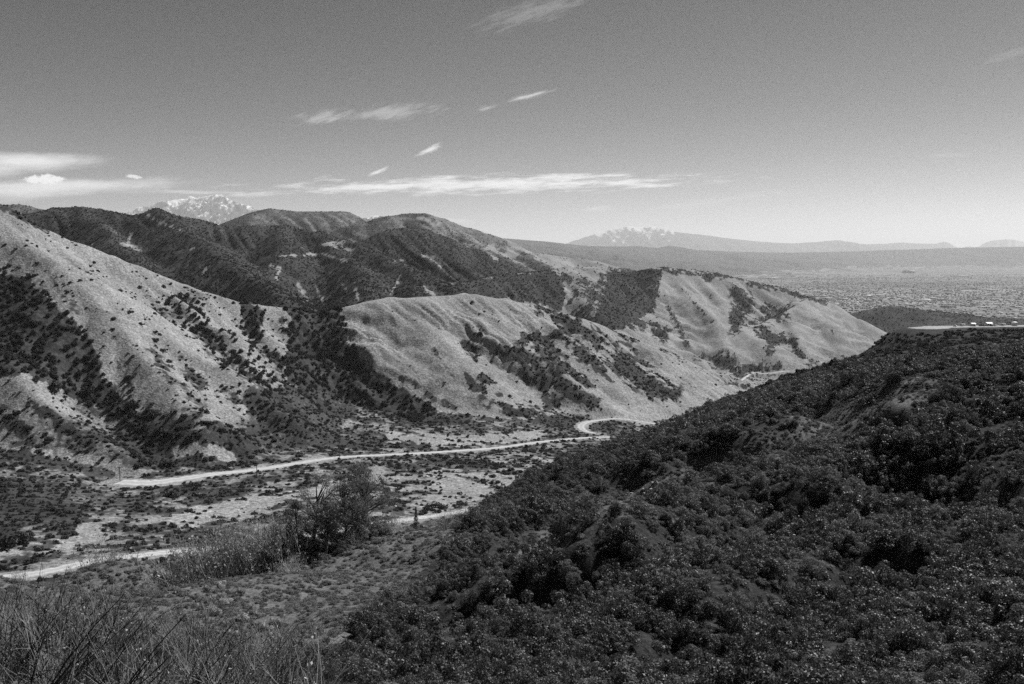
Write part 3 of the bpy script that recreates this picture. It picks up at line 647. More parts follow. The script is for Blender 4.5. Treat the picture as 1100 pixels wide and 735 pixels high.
def wisp_mesh(name, seed, n=90, length=3.0, spread=.5, mat=None, leaf_n=500, leaf_s=.10, rad=.012, base=.5, lean=(0, 0), lm=None):
    rng = np.random.default_rng(seed)
    ps = fan_paths(rng, n, length, spread, .14, lean, 5, base)
    side_ = []
    for q in ps[: int(n * .8)]:
        for _ in range(3):
            a = q[rng.integers(1, 4)]; L_ = length * rng.uniform(.1, .3); d = unit(np.array([rng.normal(), rng.normal(), abs(rng.normal()) + .6]))
            side_.append(np.stack([a, a + d * L_ * .5, a + d * L_ + rng.normal(size=3) * L_ * .1]))
    V, Fc = tubes(ps + side_, [np.linspace(rad, rad * .3, 5)] * len(ps) + [np.linspace(rad * .6, rad * .25, 3)] * len(side_))
    if leaf_n:
        al = np.concatenate([q[2:] for q in ps] + [q[1:] for q in side_]); pos = al[rng.integers(0, len(al), leaf_n)] + rng.normal(size=(leaf_n, 3)) * length * .035
        V2, F2 = leaves(pos, rng.normal(size=(leaf_n, 3)), leaf_s, rng)
        Fc = np.concatenate([Fc, F2 + len(V)]); V = np.concatenate([V, V2])
    me = mesh_np(name, V, Fc, 4, smooth=False); me.materials.append(mat); return me

# ------------------------------------------------------------------ scattering over the sheet
def scatter(dens, seed):
    rng = np.random.default_rng(seed)
    lam = np.where(vis & infr, dens, 0) * area
    n = rng.poisson(lam); i, j = np.nonzero(n)
    rep = n[i, j]; i = np.repeat(i, rep); j = np.repeat(j, rep)
    ok = (i < NR - 1) & (j < NC - 1); i, j = i[ok], j[ok]
    a, b = rng.random(len(i)), rng.random(len(i))
    def bi(A): return (A[i, j] * (1 - a) + A[i + 1, j] * a) * (1 - b) + (A[i, j + 1] * (1 - a) + A[i + 1, j + 1] * a) * b
    return np.stack([bi(X), bi(Y), bi(Z)], 1), i, j, rng
def gn_scatter(name, pts, sc_, rz, idx, protos, label, cat, tilt=None):
    me = bpy.data.meshes.new(name); me.vertices.add(len(pts)); me.vertices.foreach_set('co', np.asarray(pts, np.float32).ravel())
    a = me.attributes.new('sc', 'FLOAT_VECTOR', 'POINT'); a.data.foreach_set('vector', np.asarray(sc_, np.float32).ravel())
    rv = np.zeros((len(pts), 3), np.float32); rv[:, 2] = rz
    if tilt is not None: rv[:, :2] = tilt
    a = me.attributes.new('rv', 'FLOAT_VECTOR', 'POINT'); a.data.foreach_set('vector', rv.ravel())
    a = me.attributes.new('idx', 'INT', 'POINT'); a.data.foreach_set('value', np.asarray(idx, np.int32))
    o = new_obj(name, me); setp(o, label, cat, kind='stuff')
    ng = bpy.data.node_groups.new(name, 'GeometryNodeTree')
    ng.interface.new_socket('Geometry', in_out='INPUT', socket_type='NodeSocketGeometry'); ng.interface.new_socket('Geometry', in_out='OUTPUT', socket_type='NodeSocketGeometry')
    gi, go = ng.nodes.new('NodeGroupInput'), ng.nodes.new('NodeGroupOutput')
    iop = ng.nodes.new('GeometryNodeInstanceOnPoints'); jn = ng.nodes.new('GeometryNodeJoinGeometry')
    for pr in protos:
        oi = ng.nodes.new('GeometryNodeObjectInfo'); oi.transform_space = 'ORIGINAL'; oi.inputs['Object'].default_value = pr; oi.inputs['As Instance'].default_value = True
        ng.links.new(oi.outputs['Geometry'], jn.inputs[0])
    def na(nm, ty):
        q = ng.nodes.new('GeometryNodeInputNamedAttribute'); q.data_type = ty; q.inputs['Name'].default_value = nm; return q.outputs['Attribute']
    ng.links.new(gi.outputs[0], iop.inputs['Points']); ng.links.new(jn.outputs[0], iop.inputs['Instance'])
    iop.inputs['Pick Instance'].default_value = True
    ng.links.new(na('idx', 'INT'), iop.inputs['Instance Index']); ng.links.new(na('sc', 'FLOAT_VECTOR'), iop.inputs['Scale'])
    er = ng.nodes.new('FunctionNodeEulerToRotation'); ng.links.new(na('rv', 'FLOAT_VECTOR'), er.inputs[0]); ng.links.new(er.outputs[0], iop.inputs['Rotation'])
    ng.links.new(iop.outputs[0], go.inputs[0])
    md = o.modifiers.new('scatter', 'NODES'); md.node_group = ng
    return o
def individuals(name, meshes, pts, sc_, rz, idx, sel, labels, cat, group):
    """the largest-looking ones, each an object of its own; returns one object per mesh kind to serve the rest"""
    first = {}
    for n_, k in enumerate(sel):
        m_ = meshes[idx[k]]
        if idx[k] in first: o = first[idx[k]].copy(); COL.objects.link(o)
        else: o = new_obj(name, m_); first[idx[k]] = o
        o.location = pts[k]; o.rotation_euler = (0, 0, rz[k]); o.scale = sc_[k]
        g_, l_ = labels(k) if callable(labels) else (group, labels)
        setp(o, l_, cat, g_)
    return first
def pick(pts, r, nmax, px_rng=(5, 1095), ymax=735):
    px, py = to_pixel(pts[:, 0], pts[:, 1], pts[:, 2] + r * .6)
    sz = r / pts[:, 1]
    ok = (px > px_rng[0]) & (px < px_rng[1]) & (py < ymax)
    e = (pts[:, 2] + r * .9) / np.hypot(pts[:, 0], pts[:, 1])
    ri = np.clip(np.searchsorted(rr, np.hypot(pts[:, 0], pts[:, 1])) - 1, 0, NR - 2); ci = np.clip(np.searchsorted(th, np.arctan2(pts[:, 0], pts[:, 1])), 0, NC - 1)
    ok &= e > cm[ri, ci]
    o = np.argsort(-np.where(ok, sz, -1)); return o[:min(nmax, ok.sum())]

NOISE_A = np.zeros(X.shape); nearm = (r2 < 1000) & (r2 > 6) & infr
NOISE_A[nearm] = fbm(X[nearm] / 18, Y[nearm] / 18, 3, 71)
benchm = np.zeros(X.shape)
stroke(benchm, [0], [(-60, 560), (200, 560), (510, 545), (455, 612), (400, 655), (345, 715), (300, 800), (-60, 800)], 5, 1, closed=True)
lowband = np.zeros(X.shape)
for pts_, w_ in [([(640, 548), (740, 508), (850, 470), (960, 432), (1000, 417)], 15), ([(470, 690), (560, 630), (660, 580), (760, 525)], 8), ([(430, 640), (520, 600), (600, 565)], 5)]: stroke(lowband, [0], pts_, w_, 1)
big = np.zeros(X.shape)
for pts_, w_ in [([(560, 570), (660, 520), (760, 470), (860, 435), (960, 400)], 16), ([(960, 500), (1040, 470), (1100, 450)], 20)]: stroke(big, [0], pts_, w_, 1)
# --- brush of the near right slope
A_mesh = [shrub_mesh('shrub', 10 + i, 3800, .082, [17, 26, 21, 30, 24, 22, 28][i], [1.0, 1.35, .85, 1.2, 1.5, .9, 1.1][i], [(.26, .4), (.17, .3), (.2, .38), (.15, .28), (.18, .32), (.2, .36), (.16, .28)][i], (LM_dark if i < 5 else LM_mid), .4, [0, .18, .12, .25, .15, .1, .22][i]) for i in range(7)] + [shrub_mesh('shrub', 30, 2300, .10, 15, .9, mat=LM_pale)]
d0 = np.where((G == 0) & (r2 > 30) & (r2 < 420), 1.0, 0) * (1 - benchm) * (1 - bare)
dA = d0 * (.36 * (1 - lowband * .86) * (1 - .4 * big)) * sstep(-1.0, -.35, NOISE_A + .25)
pA, iA, jA, rg = scatter(dA, 1)
rA = np.clip(rg.lognormal(.10, .38, len(pA)), .5, 2.7) * (1 + .5 * big[iA, jA]) * (1 - .35 * lowband[iA, jA]) * (1 + .3 * NOISE_A[iA, jA]) * np.where(r2[iA, jA] > 230, 1.2, 1) * (.64 + .32 * sstep(28, 75, r2[iA, jA]))
idxA = rg.choice(8, len(pA), p=[.17, .17, .17, .16, .15, .085, .09, .005])
far_ = sstep(80, 220, r2[iA, jA]) * .5; sw = rg.random(len(pA)) < far_; idxA = np.where(sw & (idxA < 5), rg.choice([5, 6], len(pA)), idxA); swd = (rg.random(len(pA)) < .75 * sstep(110, 70, r2[iA, jA])) & (idxA >= 5); idxA = np.where(swd, rg.integers(0, 5, len(pA)), idxA)  # nearest grey bushes turned dark: shade of steep sides put into leaf colour
scA = np.stack([rA, rA, rA * rg.uniform(.8, 1.25, len(pA))], 1); rzA = rg.uniform(0, 6.28, len(pA)); pA[:, 2] -= .12 * rA
selA = pick(pA, rA, 300)
def labA(k):
    px, py = to_pixel(*pA[k])
    if idxA[k] == 7: return 'pale bushes on the near slope', 'pale silvery bush standing out from the dark brush on the near slope'
    if idxA[k] >= 5: return 'soft grey bushes on the near slope', 'softer mid grey rounded bush among the darker brush of the near slope'
    return 'dark bushes on the near slope', 'dark small leaved bush in the thick brush covering the near right slope'
fA = individuals('shrub', A_mesh, pA, scA, rzA, idxA, selA, labA, 'shrub', '')
rest = np.ones(len(pA), bool); rest[selA] = False
def rest_scatter(name, rest, pts, scs, rz, idx, meshes, first, label, cat):
    keys = sorted(first)
    remap = {k: n_ for n_, k in enumerate(keys)}
    ii_ = np.array([remap.get(k, 0) for k in idx[rest]]) if rest.any() else np.zeros(0)
    return gn_scatter(name, pts[rest], scs[rest], rz[rest], ii_, [first[k] for k in keys], label, cat)
rest_scatter('brush', rest, pA, scA, rzA, idxA, A_mesh, fA, 'thick dark brush covering the near right slope', 'brush')
# --- low cover of the bench and bands
T_mesh = [shrub_mesh('low_bush', 60 + i, 420, .2, 9, .75, mat=LM_low) for i in range(3)]
dT_ = np.where((G == 0) & (r2 > 30) & (r2 < 330), 1.0, 0) * (1 - bare) * (benchm * 1.0 * sstep(30, 60, r2) + 1.3 * lowband * (1 - benchm) + .5 * (1 - benchm) * (1 - lowband)) * .9
pT, iT, jT, rg = scatter(dT_, 2)
rT = rg.uniform(.28, .62, len(pT)) * (1 + .4 * NOISE_A[iT, jT]); idxT = rg.integers(0, 3, len(pT)); scT = np.stack([rT * 1.15, rT * 1.15, rT * .8], 1); rzT = rg.uniform(0, 6.28, len(pT))
bT = benchm[iT, jT] > .5
selT = pick(pT, np.where(bT, rT, 0), 120)
fT = individuals('low_bush', T_mesh, pT, scT, rzT, idxT, selT, 'small low grey bush in the short scrub of the bench below the viewpoint', 'bush', 'low bushes of the bench')
rest = np.ones(len(pT), bool); rest[selT] = False
rest_scatter('low_scrub', rest, pT, scT, rzT, idxT, T_mesh, fT, 'short grey scrub covering the bench between valley and near slope', 'scrub')
# pale flowering bushes of the bench
PB = shrub_mesh('pale_bush', 81, 1100, .16, 11, .8, mat=LM_blossom)
first = None
for (px, py, rp) in [(258, 640, 6), (238, 632, 6), (222, 636, 5), (246, 650, 5), (270, 655, 5), (215, 655, 5), (232, 662, 6), (262, 668, 7), (285, 680, 8), (298, 690, 7), (250, 685, 6), (268, 700, 6), (240, 672, 5), (282, 647, 4), (300, 700, 6), (255, 710, 7), (228, 645, 4), (276, 664, 5), (295, 672, 6), (305, 715, 7), (215, 678, 6), (330, 612, 3), (345, 600, 4), (360, 604, 3), (318, 606, 3), (430, 583, 3), (405, 590, 3), (420, 592, 2.5)]:
    q = raycast(px, py, 12); r_ = rp / F * q[1] * 1.25; q = q + np.array([0, 0, .15])
    if first is None: o = first = new_obj('pale_bush', PB)
    else: o = first.copy(); COL.objects.link(o)
    o.location = q; o.scale = (r_, r_, r_ * .9); o.rotation_euler = (0, 0, px * .7)
    setp(o, 'small pale flowering bush in the low dark scrub of the bench', 'bush', 'pale bushes of the bench')

# --- bushes and trees of valley and hills
B_mesh = [shrub_mesh('bush', 100 + i, 260, .34, 10 + i, 1.05, mat=LM_far) for i in range(4)]
C_mesh = [shrub_mesh('oak_tree', 120 + i, 330, .32, 12 + i, 1.35, (.3, .45), mat=LM_far) for i in range(4)]
cov = sstep(.42, .92, veg + .55 * nC + .25 * nB) * (veg > .12)
zone1 = (G != 0) & (G <= BACK) & (r2 < 1950)
dB = np.where(zone1, 1.0, 0) * (1 - tree) * (.055 * cov + (.008 * (G == LEFT) + .009 * (G == 1) * (r2 < 1300)) * (veg > .1) + .0009 * (G == CEN))
dB = dB + np.where((G == 0) & (r2 >= 420) & (r2 < 1500) & (bare < .2) & ((pad_d > 40) | ((pad_d > 14) & (ang < -.0730))), .055, 0)
pB, iB, jB, rg = scatter(dB, 3)
rB = np.clip(rg.lognormal(.36, .42, len(pB)), .55, 3.4) * np.where(G[iB, jB] == 1, .88, 1.05); idxB = rg.integers(0, 4, len(pB)); scB = np.stack([rB, rB, rB * rg.uniform(.7, 1.1, len(pB))], 1); rzB = rg.uniform(0, 6.28, len(pB)); pB[:, 2] -= .15 * rB
gB = G[iB, jB]
selB = pick(pB, np.where(np.isin(gB, [1, 2]), rB, 0), 300)
def labB(k):
    if gB[k] == 1: return 'bushes of the valley floor', 'round dark bush dotting the pale valley floor near the dirt roads'
    return 'bushes at the foot of the left hill', 'round dark bush on the dry grass of the big left hill'
fB = individuals('bush', B_mesh, pB, scB, rzB, idxB, selB, labB, 'bush', '')
rest = np.ones(len(pB), bool); rest[selB] = False
rest_scatter('scrub', rest, pB, scB, rzB, idxB, B_mesh, fB, 'dark scrub scattered over the valley and its hillsides', 'scrub')
dC = np.where((G != 0) & (G <= BACK) & (r2 < 2000), 1.0, 0) * tree * .034
pC, iC, jC, rg = scatter(dC, 4)
rC = rg.uniform(1.6, 3.3, len(pC)); idxC = rg.integers(0, 4, len(pC)); scC = np.stack([rC, rC, rC * rg.uniform(.9, 1.35, len(pC))], 1); rzC = rg.uniform(0, 6.28, len(pC)); pC[:, 2] -= .1 * rC
selC = pick(pC, rC, 80)
fC = individuals('oak_tree', C_mesh, pC, scC, rzC, idxC, selC, 'dark round crowned oak in the wooded gullies of the big left hill', 'tree', 'oaks in the gullies of the left hill')
rest = np.ones(len(pC), bool); rest[selC] = False
rest_scatter('woodland', rest, pC, scC, rzC, idxC, C_mesh, fC, 'dark woodland filling the gullies and canyon between the hills', 'woodland')
D_mesh = [shrub_mesh('brush_clump', 140 + i, 46, .7, 9, .9, mat=LM_far) for i in range(3)]
dD = np.where(np.isin(G, [MID, BACK, CEN, 1]) & (r2 >= 1950) & (r2 < 5200), 1.0, 0) * cov * np.where(r2 < 2950, .030, .006)
pD, iD, jD, rg = scatter(dD, 5)
rD = rg.uniform(1.1, 2.5, len(pD)) * np.where(r2[iD, jD] < 2950, 1, 1.3); idxD = rg.integers(0, 3, len(pD)); scD = np.stack([rD, rD, rD * .8], 1); rzD = rg.uniform(0, 6.28, len(pD))
selD = pick(pD, rD, 12)
fD = individuals('brush_clump', D_mesh, pD, scD, rzD, idxD, selD, 'tiny dark bush on the brushy middle hill across the valley', 'bush', 'bushes on the middle hill')
rest = np.ones(len(pD), bool); rest[selD] = False
rest_scatter('chaparral', rest, pD, scD, rzD, idxD, D_mesh, fD, 'dark chaparral coating the far ridges and middle hill', 'chaparral')
print('COUNTS', len(pA), len(pT), len(pB), len(pC), len(pD))

# ------------------------------------------------------------------ roads
M_road, nt, p = newmat('pale_dirt', .95, .1)
tc = node(nt, 'ShaderNodeTexCoord').outputs['Object']; ru = attr(nt, 'ru')
trk = mrange(nt, mth(nt, 'ABSOLUTE', mth(nt, 'SUBTRACT', mth(nt, 'ABSOLUTE', ru), .24)), .02, .12, 1, 0)
n_a = noise(nt, tc, .5, 4, .65); edge = mrange(nt, mth(nt, 'ADD', mth(nt, 'ABSOLUTE', ru), mth(nt, 'MULTIPLY', mth(nt, 'SUBTRACT', n_a, .5), .4)), .36, .5, 0, 1)
cv_ = mth(nt, 'MULTIPLY', mrange(nt, n_a, .3, .7, .40, .54), mth(nt, 'ADD', .86, mth(nt, 'MULTIPLY', trk, .2)))
grey(nt, lerp(nt, edge, cv_, .24), p)
def ribbon(name, c, w, z, lift, mat, kind='structure'):
    t = np.gradient(c, axis=0); t = t / np.hypot(t[:, 0], t[:, 1])[:, None]; nn = np.stack([-t[:, 1], t[:, 0]], 1)
    V, Fc = [], []
    us = [-.5, -.42, -.2, 0, .2, .42, .5]
    for i in range(len(c)):
        e0 = 1 + .25 * math.sin(i * 1.7) * math.sin(i * .43); e1 = 1 + .25 * math.sin(i * 1.3 + 2) * math.sin(i * .31)
        for u in us:
            q = c[i] + nn[i] * u * w[i] * (e0 if u < 0 else e1); V.append((q[0], q[1], z[i] + lift - (.35 if abs(u) == .5 else 0)))
    k = len(us)
    for i in range(len(c) - 1):
        for j in range(k - 1): Fc.append((i * k + j, (i + 1) * k + j, (i + 1) * k + j + 1, i * k + j + 1))
    me = mesh_np(name, V, np.array(Fc)[:, ::-1], 4, attrs={'ru': np.tile(us, len(c))}); me.materials.append(mat)
    return setp(new_obj(name, me), kind=kind)
for nme in roads: ribbon('dirt_road', *roads[nme], .22, M_road)

# ------------------------------------------------------------------ trees and wispy brush along the edge of the bench
def limb(rng, a, d, L_, bend, n=6):
    t = np.linspace(0, 1, n)[:, None]; cur = rng.normal(size=3) * bend
    return a + d * L_ * t + cur * L_ * t * t
def make_tree(px, py, hpx, wpx, label, seed, n=1500, size=.3, fill=1.0, lean=0.0, crown_lo=.3, D=None, cat='tree', mat=None, nclump=26, trunk_mat=None, name='tree'):
    rng = np.random.default_rng(seed)
    q = raycast(px, py, 30)
    if D: q = P(px, py, D); q[2] = grid_z(q[0], q[1])
    k = q[1] / F; Wd = wpx * k * .5; H = P(px, py - hpx, q[1])[2] - q[2]; H = max(H, hpx * k * .8) * 1.12; Wd *= 1.3
    o = new_obj(name, None); o.location = q; setp(o, label, cat, 'trees at the edge of the bench')
    top = np.array([lean * H, 0, H * .92]); trunk = [limb(rng, np.zeros(3), top / np.linalg.norm(top), H * .8, .05)]; rad = [np.linspace(H * .028, H * .006, 6)]
    cs, rs = [], []
    for i in range(nclump):
        f = crown_lo + (1 - crown_lo) * rng.random(); az_ = rng.uniform(0, 6.28); prof = math.sqrt(max(0, 1 - (max(f - .45, 0) / .58) ** 2)) * (.8 + .2 * min(f / .3, 1)) if crown_lo < .3 else math.sin(math.pi * min(1, .12 + .8 * (f - crown_lo) / (1 - crown_lo))) ** .6
        rr_ = Wd * prof * rng.random() ** .5 * rng.uniform(.6, 1.05)
        c_ = top * f + np.array([math.cos(az_), math.sin(az_), 0]) * rr_; c_[2] = np.clip(c_[2], .12 * Wd, H - .2 * Wd); cs.append(c_); rs.append(rng.uniform(.16, .36) * Wd)
        a0 = top * max(.15, f * .7); t = np.linspace(0, 1, 4)[:, None]; trunk.append(a0 + (c_ - a0) * t); rad.append(np.linspace(H * .01, H * .003, 4))
    V, Fc = tubes(trunk, rad, 5); me = mesh_np('trunk', V, Fc, 4); me.materials.append(trunk_mat or M_bark); new_obj('trunk', me, o)
    pos, nr = clump_cloud(np.array(cs), np.array(rs), int(n * 4.2), rng, .25, .3)
    V, Fc = leaves(pos, nr, size, rng); me = mesh_np('crown', V, Fc, 4, smooth=False); me.materials.append(mat or LM_dark); new_obj('crown', me, o)
    return o
make_tree(335, 578, 64, 44, 'tall loose crowned tree leaning left at the edge of the bench', 201, 2600, .2, 1, .10, .03, D=159, mat=LM_tree, nclump=40)
make_tree(388, 572, 66, 60, 'tall broad tree with a full rounded crown beside the loose crowned tree', 202, 4200, .21, 1, .04, .06, D=163, nclump=44, mat=LM_tree)
make_tree(372, 572, 46, 50, 'grey rounded tree in front of the tall dark tree', 207, 2800, .2, 1, -.05, .02, D=161, nclump=30, mat=LM_tree)
make_tree(350, 579, 32, 36, 'small dark oak with its bare trunk showing on the bench edge', 203, 1700, .22, 1, .1, .4, D=154, nclump=26, trunk_mat=M_trunk_pale)
make_tree(318, 576, 34, 30, 'low dark bushy tree left of the leaning tree', 204, 1900, .18, 1, 0, .02, D=158, nclump=22)
make_tree(432, 545, 30, 26, 'small dark tree on the slope above the lower dirt road', 206, 1000, .35, 1, 0, .3, D=560, nclump=12) if False else None
for n_, (px, py, hp, D_) in enumerate([(312, 580, 18, 157), (324, 583, 14, 156), (341, 581, 16, 156), (360, 580, 20, 157), (376, 578, 20, 158), (392, 576, 24, 159), (404, 575, 18, 160), (300, 584, 14, 157), (368, 584, 13, 154), (415, 574, 16, 161)]):
    q = P(px, py, D_); q[2] = grid_z(q[0], q[1]) - .1; h_ = hp / F * D_
    o = bpy.data.objects.new('bush', A_mesh[5 + n_ % 2]); COL.objects.link(o); o.location = q; o.scale = (h_ * .8, h_ * .8, h_ * .85); o.rotation_euler = (0, 0, n_ * 1.7)
    setp(o, 'soft grey bush crowding the feet of the tree clump on the bench edge', 'bush', 'bushes at the foot of the tree clump')
# young conifer
rng = np.random.default_rng(5); q = P(447, 573, 163); q[2] = grid_z(q[0], q[1]); Hc = 27 / F * 163
o = new_obj('conifer_tree', None); o.location = q; setp(o, 'young narrow dark conifer standing alone before the lower dirt road', 'tree')
V, Fc = tubes([np.array([[0, 0, 0], [0, 0, Hc * .5], [.03, 0, Hc]])], [np.array([.07, .05, .012])], 6); me = mesh_np('trunk', V, Fc, 4); me.materials.append(M_bark); new_obj('trunk', me, o)
zc = rng.uniform(.1, 1, 1500) ** 1.0; az = rng.uniform(0, 6.28, 1500); rad = (1.03 - zc) * .62 * (.35 + .65 * rng.random(1500) ** .5) * (1 + .3 * np.sin(zc * 40)) + .03
pos = np.stack([np.cos(az) * rad, np.sin(az) * rad, zc * Hc + .05], 1); V, Fc = leaves(pos, np.stack([np.cos(az), np.sin(az), .5 + 0 * az], 1) + rng.normal(size=(1500, 3)) * .5, .17, rng, .35)
me = mesh_np('crown', V, Fc, 4, smooth=False); me.materials.append(LM_dark); new_obj('crown', me, o)
# round dark bush
q = P(330, 594, 150); q[2] = grid_z(q[0], q[1]); r_ = 11 / F * 150
o = new_obj('round_bush', shrub_mesh('round_bush', 301, 1800, .12, 14, 1.2, mat=LM_dark)); o.location = q; o.scale = (r_, r_, r_); setp(o, 'very dark round bush on the bench below the leaning tree', 'bush')
# wispy leafless brush
W_mesh = [wisp_mesh('wispy_bush', 310 + i, 60, 1.0, .42, LM_wisp, 260, .05, .0055, .25) for i in range(3)]
wp = [(108, 622, 38, 160), (122, 618, 26, 160), (205, 612, 36, 150), (228, 607, 36, 152), (217, 614, 24, 148), (195, 612, 26, 150), (250, 604, 26, 152), (275, 600, 30, 152), (290, 592, 26, 158), (262, 598, 22, 156), (305, 592, 24, 155), (238, 598, 26, 156),
      (395, 578, 20, 162), (408, 576, 24, 162), (420, 576, 20, 162), (430, 574, 18, 163), (462, 572, 18, 162), (475, 568, 20, 162), (490, 566, 22, 160), (503, 563, 26, 158), (516, 560, 22, 158), (365, 588, 16, 156), (380, 586, 18, 156), (310, 606, 14, 140), (330, 584, 18, 157), (20, 640, 24, 112), (345, 585, 14, 157), (160, 640, 16, 110)]
wp = [(a, b, c * (1.6 if 185 <= a <= 325 else 1.25 if a < 130 else 1.0), d) for a, b, c, d in wp] + [(a + 7, b - 2, c * 1.5, d + 2) for a, b, c, d in wp if 185 <= a <= 325]
for n_, (px, py, hp, D) in enumerate(wp):
    if n_ < 3: o = new_obj('wispy_bush', W_mesh[n_])
    else: o = bpy.data.objects.new('wispy_bush', W_mesh[n_ % 3]); COL.objects.link(o)
    q = P(px, py, D); q[2] = grid_z(q[0], q[1]) - .05; h_ = np.clip(P(px, py - hp, D)[2] - q[2], .6 * hp / F * D, 1.35 * hp / F * D); o.location = q; o.scale = (h_ * 1.0, h_ * 1.0, h_ * 1.1); o.rotation_euler = (0, 0, n_ * 1.9)
    setp(o, 'grey wispy half leafless bush in the line of brush along the bench edge', 'bush', 'wispy bushes along the bench edge')
# larger oaks and bushes one can tell apart in the valley
ob_ = None
for n_, (px, py, rp, lab) in enumerate([(8, 590, 14, 'large dark oak at the left edge above the lower dirt road'), (24, 584, 11, 'dark oak right of the large oak above the lower dirt road'), (4, 612, 7, 'lone round dark bush just above the left end of the lower dirt road'), (30, 606, 7, 'small dark bush on the bank beside the lower dirt road'),
                                      (178, 502, 10, 'broad dark bush on the pale clearing above the upper road'), (160, 500, 8, 'dark bush at the left end of the clearing above the upper road'), (188, 534, 8, 'dark bush on the bank under the upper road bend'), (228, 577, 11, 'round soft grey bush beside the lower dirt road'), (470, 545, 7, 'dark rounded bush lying along the pale bank above the lower road'), (478, 547, 6, 'smaller bush touching the dark bush on the pale bank'),
                                      (225, 540, 6, 'dark bush in the row across the valley bank'), (60, 420, 10, 'large dark oak low in the big gully of the left hill'), (95, 425, 9, 'dark oak at the mouth of the big left gully'), (170, 470, 9, 'dark oak at the lower end of the long gully'), (140, 440, 8, 'dark oak halfway along the long gully')]):
    q = raycast(px, py, 200 if py > 480 else 500); r_ = rp / F * q[1]
    o = new_obj('oak_tree' if 'oak' in lab else 'bush', C_mesh[n_ % 4]); o.location = q - np.array([0, 0, .1 * r_]); o.scale = (r_, r_, r_ * (1.05 if 'oak' in lab else .75)); o.rotation_euler = (0, 0, n_ * 1.3); setp(o, lab, 'tree' if 'oak' in lab else 'bush')

# ------------------------------------------------------------------ dry stalks and grass before the viewpoint
S_mesh = [wisp_mesh('dry_stalks', 330 + i, 26, 1.0, .42, LM_dry, 60, .03, .0042, .10, (.35, 0)) for i in range(4)]
S_mesh += [wisp_mesh('dry_stalks', 340 + i, 16, 1.0, .42, LM_darkstem, 30, .03, .0065, .08, (.5, 0)) for i in range(2)]
rng = np.random.default_rng(17); made = {}
for n_ in range(150):
    f = rng.random(); px = rng.uniform(-20, 330) * (1 - .1 * f); py = rng.uniform(640 + max(px, 0) * .22, 780)
    q = raycast(px, min(py, 734), 6)
    if py > 734: D_ = rng.uniform(7, q[1]); x_ = (px - 550) / F * D_; q = np.array([x_, D_, grid_z(x_, D_)])
    if q[1] > 75: continue
    k_ = int(rng.choice(6, p=[.17, .17, .16, .16, .17, .17])); h_ = rng.uniform(.8, 1.9) * (.75 if q[1] < 14 else 1 if q[1] < 22 else 1.35)
    if k_ in made: o = made[k_].copy(); COL.objects.link(o)
    else: o = made[k_] = new_obj('dry_stalks', S_mesh[k_])
    o.location = q; o.scale = (h_, h_, h_); o.rotation_euler = (rng.normal() * .1, rng.normal() * .1, rng.normal() * .5)
    if k_ > 3: setp(o, 'dark bare branching stems among the pale dry stalks at the lower left', 'dry plant', 'dark dead stems at the lower left')
    else: setp(o, 'pale dry stalks fanning up from the straw at the lower left', 'dry plant', 'pale dry stalks at the lower left')
def tuft(name, seed, n, mat):
    rng = np.random.default_rng(seed); ps = fan_paths(rng, n, 1.0, .5, .3, (.25, 0), 4, .16)
    V, Fc = tubes(ps, [np.linspace(.010, .003, 4)] * n); me = mesh_np(name, V, Fc, 4, smooth=False); me.materials.append(mat); return me
DB = [wisp_mesh('dead_branch', 370 + i, 5, 1.0, .3, LM_darkstem, 0, .03, .0095, .03, (.75, .1)) for i in range(3)]
for n_, (px, py, D_, L_, rz_) in enumerate([(45, 730, 9, 2.6, .0), (70, 733, 8.5, 2.9, -.15), (20, 725, 11, 2.5, .2), (105, 733, 9, 2.0, -.3), (0, 733, 9, 2.7, .4), (150, 733, 10, 2.2, .1), (60, 700, 17, 2.6, .0), (-15, 700, 14, 2.9, .3), (190, 733, 11, 2.0, -.5), (120, 700, 20, 2.5, .2)]):
    x_ = (px - 550) / F * D_
    o = new_obj('dead_branch', DB[n_]) if n_ < 3 else bpy.data.objects.new('dead_branch', DB[n_ % 3])
    if n_ >= 3: COL.objects.link(o)
    o.location = (x_, D_, grid_z(x_, D_) - .05); o.scale = (L_ * .52,) * 3; o.rotation_euler = (.1, 0, rz_); setp(o, 'dark dead branch rising to the right out of dry grass in the lower left corner', 'branch', 'dead branches in the lower left corner')
tu = [setp(new_obj('grass_tuft', tuft('grass_tuft', 350 + i, 55, [LM_dry, LM_darkgrass, LM_dry][i])), 'tuft of dry grass among the stalks at the lower left', 'grass', 'grass tufts at the lower left') for i in range(3)]
for i, (px, py) in enumerate([(40, 720), (150, 715), (90, 700)]): tu[i].location = raycast(px, py, 6); tu[i].scale = (.7,) * 3
dG = np.where((G == 0) & (r2 > 5.5) & (r2 < 75) & (X < 6), 3.2, 0) * sstep(75, 45, r2) * sstep(330, 120, PX - (PY - 690) * 1.2)
dG = dG * sstep(-.25, .3, NOISE_A + .1)
pG, iG, jG, rg = scatter(np.minimum(dG, 6), 6); rG = rg.uniform(.35, .85, len(pG))
gn_scatter('dry_grass', pG, np.stack([rG] * 3, 1), rg.normal(size=len(pG)) * .8, rg.choice(3, len(pG), p=[.22, .56, .22]), tu, 'dry grass and straw before the viewpoint at the lower left', 'grass')

